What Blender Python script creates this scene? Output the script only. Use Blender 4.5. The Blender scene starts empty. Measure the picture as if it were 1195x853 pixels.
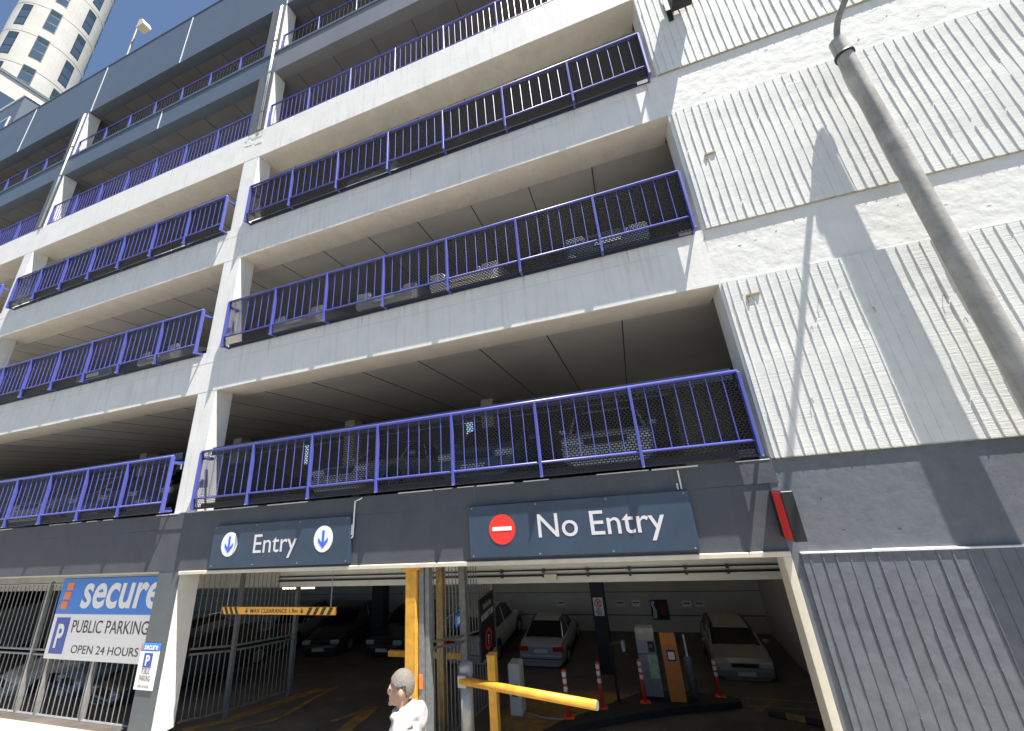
import bpy, bmesh, math, random
from mathutils import Vector, Matrix
random.seed(7)
R = math.radians
S = bpy.context.scene
COL = S.collection

# ------------------------------------------------------------------ camera, light, exposure
D = 5.8            # metres from the camera to the facade plane
CZ = 3.65          # camera height above the kerb line at the facade
cam_d = bpy.data.cameras.new('camera'); cam = bpy.data.objects.new('camera', cam_d); COL.objects.link(cam)
S.camera = cam
S.render.resolution_x, S.render.resolution_y = 1024, 731
cam_d.sensor_width = 36; cam_d.lens = 36 * 425.69 / 1195
cam_d.clip_start = .05; cam_d.clip_end = 3000
yaw, pitch, roll = R(16.097), R(18.626), R(-5.001)
fwd = Vector((-math.sin(yaw) * math.cos(pitch), math.cos(yaw) * math.cos(pitch), math.sin(pitch)))
rt = Vector((math.cos(yaw), math.sin(yaw), 0)); up = rt.cross(fwd)
r2 = math.cos(roll) * rt + math.sin(roll) * up; u2 = -math.sin(roll) * rt + math.cos(roll) * up
M = Matrix((r2, u2, -fwd)).transposed().to_4x4(); M.translation = Vector((0, 0, CZ))
cam.matrix_world = M

SUN = Vector((2.15, -1.0, 6.0)).normalized()
sun_el = math.asin(SUN.z); sun_az = math.atan2(SUN.x, SUN.y)
w = bpy.data.worlds.new('World'); S.world = w; w.use_nodes = True
nt = w.node_tree; bg = nt.nodes['Background']
sky = nt.nodes.new('ShaderNodeTexSky'); sky.sky_type = 'NISHITA'; sky.sun_disc = False
sky.sun_elevation = sun_el; sky.sun_rotation = sun_az; sky.air_density = 1.0; sky.dust_density = .5; sky.ozone_density = 2.2
nt.links.new(sky.outputs[0], bg.inputs[0]); bg.inputs[1].default_value = .062
sd = bpy.data.lights.new('sun', 'SUN'); sd.energy = 5.0; sd.angle = R(.45); sd.color = (1, .955, .88)
so = bpy.data.objects.new('sun', sd); COL.objects.link(so)
so.rotation_euler = (-SUN).to_track_quat('-Z', 'Y').to_euler()
S.view_settings.view_transform = 'Standard'; S.view_settings.look = 'None'
S.view_settings.gamma = 1; S.view_settings.use_curve_mapping = False
S.view_settings.exposure = 1.36
S.render.engine = 'CYCLES'
S.cycles.max_bounces = 8; S.cycles.diffuse_bounces = 5

# ------------------------------------------------------------------ helpers
def X(x): return x * D
def Z(z): return CZ + z * D

class MB:
    def __init__(s): s.v = []; s.f = []; s.m = []
    def add(s, vs, fs, mi=0):
        n = len(s.v); s.v += [tuple(v) for v in vs]; s.f += [tuple(i + n for i in f) for f in fs]; s.m += [mi] * len(fs)
        return s
    def box(s, x0, x1, y0, y1, z0, z1, mi=0, bev=0):
        if x0 > x1: x0, x1 = x1, x0
        if y0 > y1: y0, y1 = y1, y0
        if z0 > z1: z0, z1 = z1, z0
        b = min(bev, (x1 - x0) * .45, (y1 - y0) * .45, (z1 - z0) * .45)
        if b <= 0:
            vs = [(x, y, z) for z in (z0, z1) for y in (y0, y1) for x in (x0, x1)]
            return s.add(vs, [(0, 2, 3, 1), (4, 5, 7, 6), (0, 1, 5, 4), (2, 6, 7, 3), (0, 4, 6, 2), (1, 3, 7, 5)], mi)
        bm = bmesh.new()
        bmesh.ops.create_cube(bm, size=1)
        for v in bm.verts:
            v.co = Vector(((x0 + x1) / 2 + v.co.x * (x1 - x0), (y0 + y1) / 2 + v.co.y * (y1 - y0), (z0 + z1) / 2 + v.co.z * (z1 - z0)))
        bmesh.ops.bevel(bm, geom=bm.edges[:], offset=b, segments=1, affect='EDGES')
        bm.verts.index_update()
        s.add([v.co for v in bm.verts], [[v.index for v in f.verts] for f in bm.faces], mi); bm.free()
        return s
    def tube(s, pts, r, n=10, mi=0, cap=True):
        pts = [Vector(p) for p in pts]; rs = r if isinstance(r, (list, tuple)) else [r] * len(pts)
        base = len(s.v); prev = None
        for i, p in enumerate(pts):
            t = (pts[min(i + 1, len(pts) - 1)] - pts[max(i - 1, 0)]).normalized()
            if prev is None:
                a = Vector((0, 0, 1)) if abs(t.z) < .9 else Vector((1, 0, 0)); u = t.cross(a).normalized()
            else: u = (prev - t * prev.dot(t)).normalized()
            prev = u; v = t.cross(u)
            for k in range(n):
                an = 2 * math.pi * k / n
                s.v.append(tuple(p + (u * math.cos(an) + v * math.sin(an)) * rs[i]))
        for i in range(len(pts) - 1):
            for k in range(n):
                s.f.append((base + i * n + k, base + i * n + (k + 1) % n, base + (i + 1) * n + (k + 1) % n, base + (i + 1) * n + k)); s.m.append(mi)
        if cap:
            s.f.append(tuple(base + k for k in range(n))[::-1]); s.m.append(mi)
            s.f.append(tuple(base + (len(pts) - 1) * n + k for k in range(n))); s.m.append(mi)
        return s
    def prism(s, poly, axis, a0, a1, mi=0):
        # polygon in the plane across axis, extruded from a0 to a1
        n = len(poly); vs = []
        for a in (a0, a1):
            for (p, q) in poly:
                vs.append({'x': (a, p, q), 'y': (p, a, q), 'z': (p, q, a)}[axis])
        fs = [tuple(range(n)), tuple(range(2 * n - 1, n - 1, -1))] + [(i, i + n, (i + 1) % n + n, (i + 1) % n) for i in range(n)]
        return s.add(vs, fs, mi)

def root_loc(o):
    while o.parent: o = o.parent
    return o.location

def P(mb, name, mat, par=None, smooth=False, label=None, world=True):
    me = bpy.data.meshes.new(name)
    off = root_loc(par) if (par is not None and world) else Vector((0, 0, 0))
    me.from_pydata([(v[0] - off.x, v[1] - off.y, v[2] - off.z) for v in mb.v], [], mb.f)
    mats = mat if isinstance(mat, (list, tuple)) else [mat]
    for m in mats: me.materials.append(m)
    if len(mats) > 1: me.polygons.foreach_set('material_index', mb.m)
    bm = bmesh.new(); bm.from_mesh(me); bmesh.ops.recalc_face_normals(bm, faces=bm.faces[:]); bm.to_mesh(me); bm.free()
    if smooth: me.polygons.foreach_set('use_smooth', [True] * len(me.polygons))
    me.update()
    o = bpy.data.objects.new(name, me); COL.objects.link(o)
    if par is not None: o.parent = par
    if label: o['label'] = label
    return o

def tag(o, label, cat, group=None):
    o['label'] = label; o['category'] = cat
    if group: o['group'] = group
    return o
def thing(name, label, cat, loc=(0, 0, 0), group=None, rz=0):
    o = bpy.data.objects.new(name, None); o.empty_display_size = .2; COL.objects.link(o)
    o.location = loc; o.rotation_euler = (0, 0, rz)
    return tag(o, label, cat, group)
def struct(o): o['kind'] = 'structure'; return o
def copy_tree(o, parent=None):
    c = o.copy(); COL.objects.link(c); c.parent = parent
    for ch in list(o.children): copy_tree(ch, c)
    return c

def curve_text(body, font_bold=0, shear=0, space=1.0):
    cu = bpy.data.curves.new('t', 'FONT'); cu.body = body; cu.size = 1; cu.extrude = 0; cu.offset = font_bold; cu.shear = shear; cu.space_character = space
    cu.resolution_u = 4; cu.align_x = 'CENTER'; cu.space_line = .85
    o = bpy.data.objects.new('t', cu); COL.objects.link(o)
    dg = bpy.context.evaluated_depsgraph_get(); me = bpy.data.meshes.new_from_object(o.evaluated_get(dg))
    vs = [v.co.copy() for v in me.vertices]; fs = [tuple(p.vertices) for p in me.polygons]
    bpy.data.objects.remove(o); bpy.data.meshes.remove(me); bpy.data.curves.remove(cu)
    return vs, fs
def text_mb(body, org, U, V, w_, h_, bold=0, shear=0, space=1.0, th=.003):
    # lettering fitted to a w_ x h_ box centred on org; U = reading direction, V = up
    vs, fs = curve_text(body, bold, shear, space)
    x0 = min(v.x for v in vs); x1 = max(v.x for v in vs); y0 = min(v.y for v in vs); y1 = max(v.y for v in vs)
    U = Vector(U); V = Vector(V); N = U.cross(V); org = Vector(org)
    mb = MB()
    out = [org + U * ((v.x - x0) / (x1 - x0) - .5) * w_ + V * ((v.y - y0) / (y1 - y0) - .5) * h_ + N * th for v in vs]
    mb.add(out, fs)
    return mb
UX, UZ, UY = (1, 0, 0), (0, 0, 1), (0, 1, 0)

# ------------------------------------------------------------------ materials
def mat(name, col, rough=.6, metal=0, noise=.0, nscale=3, bump=0, bscale=40, spec=.5, col2=None, streak=0, emit=None, dirt=None, bdist=.01, wave=0):
    m = bpy.data.materials.new(name); m.use_nodes = True; t = m.node_tree; N = t.nodes; L = t.links
    b = N['Principled BSDF']; b.inputs['Roughness'].default_value = rough; b.inputs['Metallic'].default_value = metal
    b.inputs['Specular IOR Level'].default_value = spec
    b.inputs['Base Color'].default_value = (*col, 1)
    tc = N.new('ShaderNodeTexCoord'); out = None
    if noise or col2:
        n = N.new('ShaderNodeTexNoise'); n.inputs['Scale'].default_value = nscale; n.inputs['Detail'].default_value = 6; n.inputs['Roughness'].default_value = .65
        L.new(tc.outputs['Object'], n.inputs['Vector'])
        r = N.new('ShaderNodeValToRGB'); r.color_ramp.elements[0].position = .3; r.color_ramp.elements[1].position = .7
        c2 = col2 or tuple(c * (1 - noise) for c in col); c1 = tuple(min(1, c * (1 + noise * .35)) for c in col)
        r.color_ramp.elements[0].color = (*c2, 1); r.color_ramp.elements[1].color = (*c1, 1)
        L.new(n.outputs[0], r.inputs[0]); out = r.outputs[0]
    if streak:
        mp = N.new('ShaderNodeMapping'); mp.inputs['Scale'].default_value = (5, 5, .35); L.new(tc.outputs['Object'], mp.inputs[0])
        n = N.new('ShaderNodeTexNoise'); n.inputs['Scale'].default_value = 2.2; n.inputs['Detail'].default_value = 5; L.new(mp.outputs[0], n.inputs['Vector'])
        r = N.new('ShaderNodeValToRGB'); r.color_ramp.elements[0].position = .52; r.color_ramp.elements[1].position = .8
        r.color_ramp.elements[0].color = (0, 0, 0, 1); r.color_ramp.elements[1].color = (streak,) * 3 + (1,)
        L.new(n.outputs[0], r.inputs[0])
        mx = N.new('ShaderNodeMixRGB'); L.new(r.outputs[0], mx.inputs[0])
        if out: L.new(out, mx.inputs[1])
        else: mx.inputs[1].default_value = (*col, 1)
        mx.inputs[2].default_value = (*(dirt or (.16, .14, .11)), 1); out = mx.outputs[0]
    if out: L.new(out, b.inputs['Base Color'])
    if bump:
        n = N.new('ShaderNodeTexNoise'); n.inputs['Scale'].default_value = bscale; n.inputs['Detail'].default_value = 5
        L.new(tc.outputs['Object'], n.inputs['Vector']); h = n.outputs[0]
        if wave:
            mp = N.new('ShaderNodeMapping'); mp.inputs['Scale'].default_value = (.5, .5, 11); L.new(tc.outputs['Object'], mp.inputs[0])
            n2 = N.new('ShaderNodeTexNoise'); n2.inputs['Scale'].default_value = 4; n2.inputs['Detail'].default_value = 3; L.new(mp.outputs[0], n2.inputs['Vector'])
            ad = N.new('ShaderNodeMath'); ad.operation = 'MULTIPLY_ADD'; L.new(n2.outputs[0], ad.inputs[0]); ad.inputs[1].default_value = wave; L.new(h, ad.inputs[2]); h = ad.outputs[0]
        bp = N.new('ShaderNodeBump'); bp.inputs['Strength'].default_value = bump; bp.inputs['Distance'].default_value = bdist
        L.new(h, bp.inputs['Height']); L.new(bp.outputs[0], b.inputs['Normal'])
    if emit:
        b.inputs['Emission Color'].default_value = (*emit[:3], 1); b.inputs['Emission Strength'].default_value = emit[3]
    return m
def glassm(name, col=(.02, .03, .035), rough=.05): return mat(name, col, rough, spec=.8)

m_white = mat('painted_concrete', (.74, .73, .70), .75, noise=.10, nscale=1.6, bump=.5, bscale=14, bdist=.006, streak=.32, dirt=(.30, .27, .22))
m_rib = mat('board_marked_concrete', (.70, .70, .665), .8, noise=.09, nscale=5, bump=.6, bscale=60, bdist=.004, wave=1.6, streak=.12, dirt=(.35, .33, .27))
m_plain = mat('rendered_concrete', (.71, .705, .67), .8, noise=.09, nscale=3, bump=.75, bscale=5, bdist=.02, streak=.12, dirt=(.4, .37, .3))
m_dark = mat('charcoal_painted_concrete', (.072, .078, .092), .65, noise=.18, nscale=2.5, bump=.6, bscale=18, bdist=.005, streak=.22, dirt=(.12, .115, .11))
m_darkr = mat('rough_charcoal_concrete', (.130, .142, .160), .7, noise=.22, nscale=6, bump=.5, bscale=11, bdist=.008, wave=.15, streak=.1, dirt=(.16, .16, .15))
m_darkcol = mat('grey_painted_column', (.10, .115, .125), .65, noise=.15, nscale=3, bump=.3, bscale=30, bdist=.004)
m_clad = mat('grey_metal_cladding', (.098, .125, .160), .42, noise=.10, nscale=.8, streak=.12, dirt=(.15, .16, .17))
m_cladl = mat('pale_grey_cladding', (.17, .18, .20), .5, noise=.12, nscale=1, streak=.15, dirt=(.11, .11, .12))
m_seam = mat('white_joint_strip', (.7, .72, .74), .5)
m_cream = mat('cream_painted_steel', (.60, .55, .44), .55, noise=.12, nscale=5)
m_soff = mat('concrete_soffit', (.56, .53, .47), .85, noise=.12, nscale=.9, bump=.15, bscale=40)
m_soffd = mat('dark_grey_soffit', (.16, .155, .16), .8, noise=.15, nscale=1)  # darker grey for the two uppermost soffits
m_under = mat('cream_beam_underside', (.72, .675, .58), .8, noise=.12, nscale=2, streak=.2, dirt=(.35, .32, .26))  # cream sheet set under each white beam
m_joint = mat('dark_joint', (.05, .05, .05), .9)
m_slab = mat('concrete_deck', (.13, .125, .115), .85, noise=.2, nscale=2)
m_gceil = mat('white_painted_ceiling', (.62, .61, .57), .8, noise=.12, nscale=2)
m_gwall = mat('grey_block_wall', (.46, .44, .41), .85, noise=.15, nscale=1.2)
m_pillar = mat('dark_painted_pillar', (.03, .028, .034), .6, noise=.2, nscale=5)
m_blue = mat('blue_powder_coat', (.080, .092, .38), .38, noise=.15, nscale=6, spec=.6)
m_blued = mat('dark_blue_steel', (.022, .028, .07), .5)
m_mesh = mat('black_expanded_mesh', (.016, .016, .018), .55)
m_galv = mat('galvanised_steel', (.33, .335, .33), .45, metal=.35, noise=.25, nscale=9)
m_galvd = mat('weathered_steel', (.20, .21, .21), .55, metal=.2, noise=.3, nscale=12)
m_pole = mat('weathered_pole_concrete', (.36, .35, .32), .7, noise=.35, nscale=4, bump=.3, bscale=25, streak=.5, dirt=(.14, .14, .11))
m_navy = mat('navy_sign_face', (.036, .062, .104), .32, noise=.22, nscale=1.5, spec=.5, streak=.25, dirt=(.075, .09, .10))
m_wsign = mat('white_vinyl', (.78, .78, .78), .45)
m_sblue = mat('bright_blue_vinyl', (.03, .20, .66), .45)
m_pblue = mat('parking_blue_vinyl', (.035, .075, .42), .45)
m_arrow = mat('arrow_blue_vinyl', (.04, .14, .75), .45)
m_sorange = mat('orange_vinyl', (.85, .20, .035), .45)
m_sred = mat('red_vinyl', (.80, .035, .025), .45)
m_black = mat('black_paint', (.012, .012, .013), .5)
m_tblack = mat('black_lettering', (.02, .02, .022), .5)
m_tgrey = mat('grey_lettering', (.62, .60, .62), .5)
m_yellow = mat('yellow_paint', (.66, .33, .03), .5, noise=.35, nscale=7, streak=.3, dirt=(.22, .14, .05), bump=.15, bscale=30)
m_ypaint = mat('worn_yellow_floor_paint', (.46, .25, .04), .7, col2=(.10, .075, .045), nscale=5)
m_wpaint = mat('worn_white_floor_paint', (.42, .41, .38), .7, col2=(.14, .13, .12), nscale=6)
m_floor = mat('oil_stained_concrete_floor', (.12, .105, .09), .6, noise=.45, nscale=1.6)
m_path = mat('footpath_concrete', (.39, .35, .29), .85, noise=.2, nscale=3, bump=.2, bscale=60)
m_kerb = mat('kerb_stone', (.38, .36, .32), .85, noise=.2, nscale=8)
m_road = mat('asphalt', (.11, .105, .095), .9, noise=.3, nscale=12, bump=.4, bscale=120)
m_ground = mat('town_ground', (.13, .13, .12), .9, noise=.3, nscale=.2)
m_rubber = mat('black_rubber_kerb', (.03, .028, .026), .8, noise=.3, nscale=6)
m_bollr = mat('orange_red_plastic', (.80, .07, .03), .45)
m_refl = mat('white_reflective_tape', (.75, .75, .75), .35)
m_tower = mat('tower_white_concrete', (.47, .465, .43), .8, noise=.14, nscale=.6, streak=.3, dirt=(.33, .31, .28), bump=.3, bscale=3)
m_glass = glassm('tower_glass', (.03, .055, .065))
m_glassb = glassm('blue_grey_glass', (.05, .08, .12))
m_cglass = glassm('car_glass', (.008, .01, .012))
m_tyre = mat('tyre', (.015, .015, .015), .8)
m_rim = mat('alloy_rim', (.45, .45, .46), .3, metal=.8)
m_lampr = mat('red_lamp', (.45, .01, .012), .2)
m_lampc = mat('clear_lamp', (.6, .62, .64), .15, metal=.3)
m_plate = mat('number_plate', (.55, .55, .52), .5)
m_trim = mat('black_trim', (.015, .015, .016), .5)
m_lampon = mat('fluorescent_tube_lit', (.8, .8, .6), .5, emit=(1, .88, .5, 3.0))
m_lampw = mat('added_fill_tube_warm', (.8, .8, .7), .5, emit=(1, .88, .70, 8.0))  # glow of the added tubes out of view

# ------------------------------------------------------------------ ground, road, footpath, garage floor
FY = [(-400, .30), (-6.2, .30), (2.35, .28)]
FL = [(5.8, 0), (7.2, -.40), (8.8, -.72), (10.5, -1.1), (13, -1.75), (15, -1.95), (18, -1.95)]
def floor_z(y):
    pts = [(-50, .40), (2.4, .40), (3.65, .37), (5.1, .04)] + FL
    for (a, za), (b, zb) in zip(pts, pts[1:]):
        if y <= b: return za + (zb - za) * max(0, (y - a)) / (b - a)
    return -1.95
def strip(x0, x1, prof, name, m, dz=0):
    mb = MB(); n = len(prof)
    mb.add([(x, y, z + dz) for x in (x0, x1) for (y, z) in prof], [(i, i + n, i + n + 1, i + 1) for i in range(n - 1)])
    return struct(P(mb, name, m))
strip(-1500, 1500, [(-1500, -2.3), (1500, -2.3)], 'ground', m_ground)
strip(-200, 120, [(-9, .25), (2.2, .25)], 'road', m_road)
strip(-200, 120, [(2.35, .385), (3.65, .37), (5.1, .04), (5.8, 0)], 'footpath', m_path)
strip(-31.3, 14, FL, 'garage_floor', m_floor)
kb = MB(); kb.prism([(2.2, .1), (2.35, .1), (2.35, .39), (2.23, .39), (2.2, .36)], 'x', -200, 120)
struct(P(kb, 'kerb', m_kerb))
strip(-200, 120, [(-13, .40), (-9.15, .38)], 'footpath', m_path)
kb = MB(); kb.prism([(-9.15, .1), (-9.0, .1), (-9.0, .36), (-9.03, .39), (-9.15, .39)], 'x', -200, 120)
struct(P(kb, 'kerb', m_kerb))
mk = MB()
for k in range(-25, 20): mk.add([(k * 6., -3.45, .254), (k * 6. + 3, -3.45, .254), (k * 6. + 3, -3.33, .254), (k * 6., -3.33, .254)], [(0, 1, 2, 3)])
struct(P(mk, 'road_marking', m_wpaint))

def fp(x, y, dz): return (x, y, floor_z(y) + dz)
def floor_poly(poly, name, m, dz=.006):
    # polygon draped on the sloping floor: cut in slices of y
    bm = bmesh.new(); vs = [bm.verts.new((x, y, 0)) for x, y in poly]; bm.faces.new(vs)
    for (y, _) in FL:
        bmesh.ops.bisect_plane(bm, geom=bm.verts[:] + bm.edges[:] + bm.faces[:], plane_co=(0, y, 0), plane_no=(0, 1, 0))
    for v in bm.verts: v.co.z = floor_z(v.co.y) + dz
    bm.verts.index_update(); mb = MB(); mb.add([v.co for v in bm.verts], [[v.index for v in f.verts] for f in bm.faces]); bm.free()
    return struct(P(mb, name, m))
def line_poly(a, b, wd):
    a = Vector(a); b = Vector(b); n = (b - a).normalized(); n = Vector((-n.y, n.x)) * wd / 2
    return [tuple(a - n), tuple(b - n), tuple(b + n), tuple(a + n)]
# worn yellow painted strips on the garage floor
floor_poly([(-3.45, 8.2), (-2.2, 7.6), (-.5, 9.9), (.2, 10.9), (-1.9, 11.2), (-3.45, 10.6)], 'floor_marking', m_ypaint)
for a, b, wd in [((-8.5, 9.9), (-7.85, 7.55), .13), ((-7.85, 7.55), (-8.1, 6.6), .13), ((-8.5, 9.9), (-8.8, 7.0), .10),
                 ((-6.35, 8.6), (-6.0, 7.2), .30), ((-6.35, 8.6), (-6.6, 7.6), .16), ((1.55, 10.2), (2.2, 11.4), .14),
                 ((1.2, 11.4), (4.5, 11.4), .08), ((1.5, 10.6), (4.5, 10.75), .08)]:
    floor_poly(line_poly(a, b, wd), 'floor_marking', m_ypaint if wd > .09 else m_wpaint, .010)
floor_poly(line_poly((-8.85, 6.3), (-8.7, 9.6), .35), 'floor_marking', m_ypaint, .008)

# ------------------------------------------------------------------ the car park building
B = thing('parking_building', 'multi-storey concrete car park with white bands, blue railings and charcoal ground floor', 'building', (0, D, 0))
XL, XO, XR = X(-5.42), X(.307), X(2.4)      # left end, right edge of the openings, right end
YB = 14.0                                    # back of the parking decks
BD = .64                                     # depth of the edge beams
def bpart(mb, name, m, label=None, smooth=False): return P(mb, name, m, B, label=label, smooth=smooth)

def wavy_box(mb, x0, x1, y0, y1, z0, z1, amp=.004, step=.8):
    # long beam with very slightly uneven edges
    n = max(2, int((x1 - x0) / step)); ph = random.random() * 9
    vs = []
    for i in range(n + 1):
        x = x0 + (x1 - x0) * i / n; a = amp * math.sin(i * 1.7 + ph); b = amp * math.sin(i * 2.3 + ph * 2)
        vs += [(x, y0, z0 + a), (x, y1, z0 + a), (x, y1, z1 + b), (x, y0, z1 + b)]
    fs = []
    for i in range(n):
        for k in range(4): fs.append((i * 4 + k, i * 4 + (k + 1) % 4, i * 4 + 4 + (k + 1) % 4, i * 4 + 4 + k))
    fs += [(0, 1, 2, 3), (n * 4 + 3, n * 4 + 2, n * 4 + 1, n * 4)]
    mb.add(vs, fs)

# edge beams
beams = [(-.173, .016), (.474, .652), (1.10, 1.28), (1.705, 1.893)]
mb = MB(); wavy_box(mb, XL, XO, D, D + BD, Z(-.173), Z(-.036), .003); bpart(mb, 'edge_beam', m_dark, 'charcoal painted beam above the entries')
mb = MB(); wavy_box(mb, XL, XO, D - .014, D + BD, Z(-.036), Z(.016), .005); bpart(mb, 'beam_coping', m_dark)
# chipped white lip along the top of the charcoal beam
mb = MB(); x = XL
while x < XO:
    l = random.uniform(.25, 1.3)
    if random.random() < .7:
        mb = MB(); mb.box(x, min(x + l, XO), D - .020, D + .05, Z(.016) - random.uniform(.004, .014), Z(.016) + .008); bpart(mb, 'chipped_edge', m_plain)
    x += l + random.uniform(.02, .25)
mb = MB(); wavy_box(mb, XL, XO, D, D + BD, Z(.474), Z(.652)); bpart(mb, 'edge_beam', m_white)
mb = MB(); wavy_box(mb, XL, XO, D, D + BD, Z(1.10), Z(1.28)); bpart(mb, 'edge_beam', m_white)
mb = MB(); wavy_box(mb, XL, XO, D, D + BD, Z(1.705), Z(1.893)); bpart(mb, 'edge_beam', m_white)
mb = MB(); mb.box(XL, X(-1.525), D, D + .30, Z(2.333), Z(2.492)); bpart(mb, 'edge_beam', m_clad, 'grey metal clad upper beam')
mb = MB(); mb.box(X(-1.525) + .002, XO, D, D + .30, Z(2.333), Z(2.492)); bpart(mb, 'edge_beam', m_cladl, 'paler grey upper beam')
mb = MB(); mb.box(XL, XO, D - .03, D + .32, Z(2.492), Z(2.507)); bpart(mb, 'coping', m_clad)
mb = MB(); mb.box(XL, XO + 3, D, D + .30, Z(2.94), Z(3.435)); bpart(mb, 'parapet', m_clad, 'grey metal clad roof parapet')
mb = MB(); mb.box(XL, XO + 3, D - .02, D + .33, Z(3.435), Z(3.44) + .02); bpart(mb, 'parapet_coping', m_clad)
for xs, z0, z1 in [(-.60, 2.94, 3.43), (-1.525, 2.94, 3.43), (-2.46, 2.94, 3.43), (-3.40, 2.94, 3.43), (-4.33, 2.94, 3.43), (-5.26, 2.94, 3.43), (-2.48, 2.336, 2.49), (-4.35, 2.336, 2.49), (-.6, 2.336, 2.49)]:
    mb = MB(); mb.box(X(xs) - .018, X(xs) + .018, D - .012, D + .01, Z(z0) + .003, Z(z1)); bpart(mb, 'cladding_joint', m_seam)
for zz in (.474, 1.10, 1.705):
    mb = MB(); mb.box(XL, XO - .002, D + .006, D + BD, Z(zz) - .012, Z(zz) - .005); bpart(mb, 'beam_underside', m_under)
# thin darker strips along the white beams, for an incised line
for zz in (.600, 1.232):
    mb = MB(); mb.box(XL, X(.2), D - .0025, D + .004, Z(zz), Z(zz) + .006); bpart(mb, 'incised_line', m_soff)

# rust and water stains running down from the railing feet
m_stain = mat('rust_water_stain', (.46, .41, .34), .85, col2=(.60, .57, .52), nscale=14)
m_stain2 = mat('lime_stain_on_charcoal', (.10, .098, .095), .85)
for (zt_b, ms) in ((.016, m_stain2), (.652, m_stain), (1.28, m_stain), (1.893, m_stain)):
    for k in range(17):
        x = X(-3.4) + k * (X(.28) - X(-3.4)) / 16 + random.uniform(-.35, .35); h = random.uniform(.12, .62); wd = random.uniform(.008, .028)
        zz = Z(zt_b) - .008; off = .016 if zt_b < .1 else .0015; n = 6
        if zt_b < .1: h = min(h, .27)
        lft = [(x - wd * (1 - i / n) * random.uniform(.6, 1.2), zz - h * i / n) for i in range(n)]
        rgt = [(x + wd * (1 - i / n) * random.uniform(.6, 1.2), zz - h * i / n) for i in range(n)]
        mb = MB(); mb.prism(lft + [(x, zz - h)] + rgt[::-1], 'y', D - off, D - off + .0012); bpart(mb, 'water_stain', ms)

# columns
cols = [(-1.63, -1.525), (-3.52, -3.42), (-5.40, -5.30)]
opens = [(.016, .474), (.652, 1.10), (1.28, 1.705), (1.893, 2.333), (2.507, 2.94)]
for (a, b) in cols:
    for (z0, z1) in opens[:3]:
        mb = MB(); mb.box(X(a), X(b), D + .003, D + .39, Z(z0), Z(z1), bev=.012); bpart(mb, 'column', m_white)
    for (z0, z1) in opens[3:]:
        mb = MB(); mb.box(X(a), X(b), D + .003, D + .39, Z(z0), Z(z1)); bpart(mb, 'column', m_plain)
        mb = MB(); mb.box(X(a) - .01, X(b) - .02, D - .012, D + .003, Z(z0) + (.02 if z0 < 2 else 0), Z(z1)); bpart(mb, 'column_cladding', m_darkcol)
    # ground floor column: grey front, pale side
    mb = MB(); mb.box(X(a) - .1, X(b) - .10, D + .004, D + .39, -.02, Z(-.173)); bpart(mb, 'column', m_darkcol, 'grey painted ground floor column')
    mb = MB(); mb.box(X(b) - .10, X(b) - .095 + .0, D + .01, D + .386, -.02, Z(-.173)); bpart(mb, 'column_side', m_plain)
    # rain pipes over the upper cladding
    for dx in (.40, .47):
        mb = MB(); mb.tube([(X(a) + dx, D - .04, Z(1.893) + .01), (X(a) + dx, D - .04, Z(2.93))], .016, 8); bpart(mb, 'rain_pipe', m_seam, smooth=True)
    for zz in (2.02, 2.33, 2.60):
        mb = MB(); mb.box(X(a) + .36, X(a) + .51, D - .058, D - .012, Z(zz), Z(zz) + .02); bpart(mb, 'pipe_clip', m_clad)
# column scab patch at level 4 beam over column A
mb = MB()
for k in range(16):
    cx, cz = X(-1.58) + random.uniform(-.34, .34), Z(1.835) + random.uniform(-.2, .26); r = random.uniform(.04, .14)
    mb = MB(); poly = [(cx + r * random.uniform(.6, 1.2) * math.cos(a * .9), cz + r * .6 * random.uniform(.5, 1.2) * math.sin(a * .9)) for a in range(7)]
    mb.prism(poly, 'y', D - random.uniform(.003, .010), D + .01); bpart(mb, 'patched_render', m_plain)

# decks, soffits with board joints, back walls
decks = [(.474, .652), (1.10, 1.28), (1.705, 1.893), (2.333, 2.50), (2.94, 3.30)]
mb = MB(); mb.box(XL, XO, D + BD + .002, YB, Z(-.173) + .03, Z(.016) - .05); bpart(mb, 'deck', [m_slab])
for (z0, z1) in decks:
    yf = D + BD if z0 < 2.2 else D + .30
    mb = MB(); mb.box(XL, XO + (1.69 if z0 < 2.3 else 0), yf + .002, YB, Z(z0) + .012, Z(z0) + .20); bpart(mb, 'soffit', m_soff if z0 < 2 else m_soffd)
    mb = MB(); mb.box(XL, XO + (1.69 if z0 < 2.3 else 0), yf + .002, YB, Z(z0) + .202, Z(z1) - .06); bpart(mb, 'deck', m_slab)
    x = X(.05); js = MB()
    while x > XL:
        js.box(x, x + .022, yf + .01, YB - .1, Z(z0) + .006, Z(z0) + .02); x -= 1.42
    bpart(js, 'soffit_joint', m_joint)
# back wall with clerestory openings, inner piers
for i, (z0, z1) in enumerate(opens):
    h0, h1 = Z(z0) - .06, Z(z1) + .01
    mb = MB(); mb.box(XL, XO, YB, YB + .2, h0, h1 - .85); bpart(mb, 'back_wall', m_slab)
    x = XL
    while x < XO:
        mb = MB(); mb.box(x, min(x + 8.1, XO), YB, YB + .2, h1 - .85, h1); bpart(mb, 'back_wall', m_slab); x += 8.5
    for xc in (-9.2, -19.9, -4.0, -14.5):
        mb = MB(); mb.box(xc - .2, xc + .2, 10.6, 11.0, h0, h1); bpart(mb, 'inner_pier', m_soff)
mb = MB(); mb.box(XL - .3, XL, D, YB + .2, 0, Z(3.43)); bpart(mb, 'end_wall', m_white)

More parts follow.
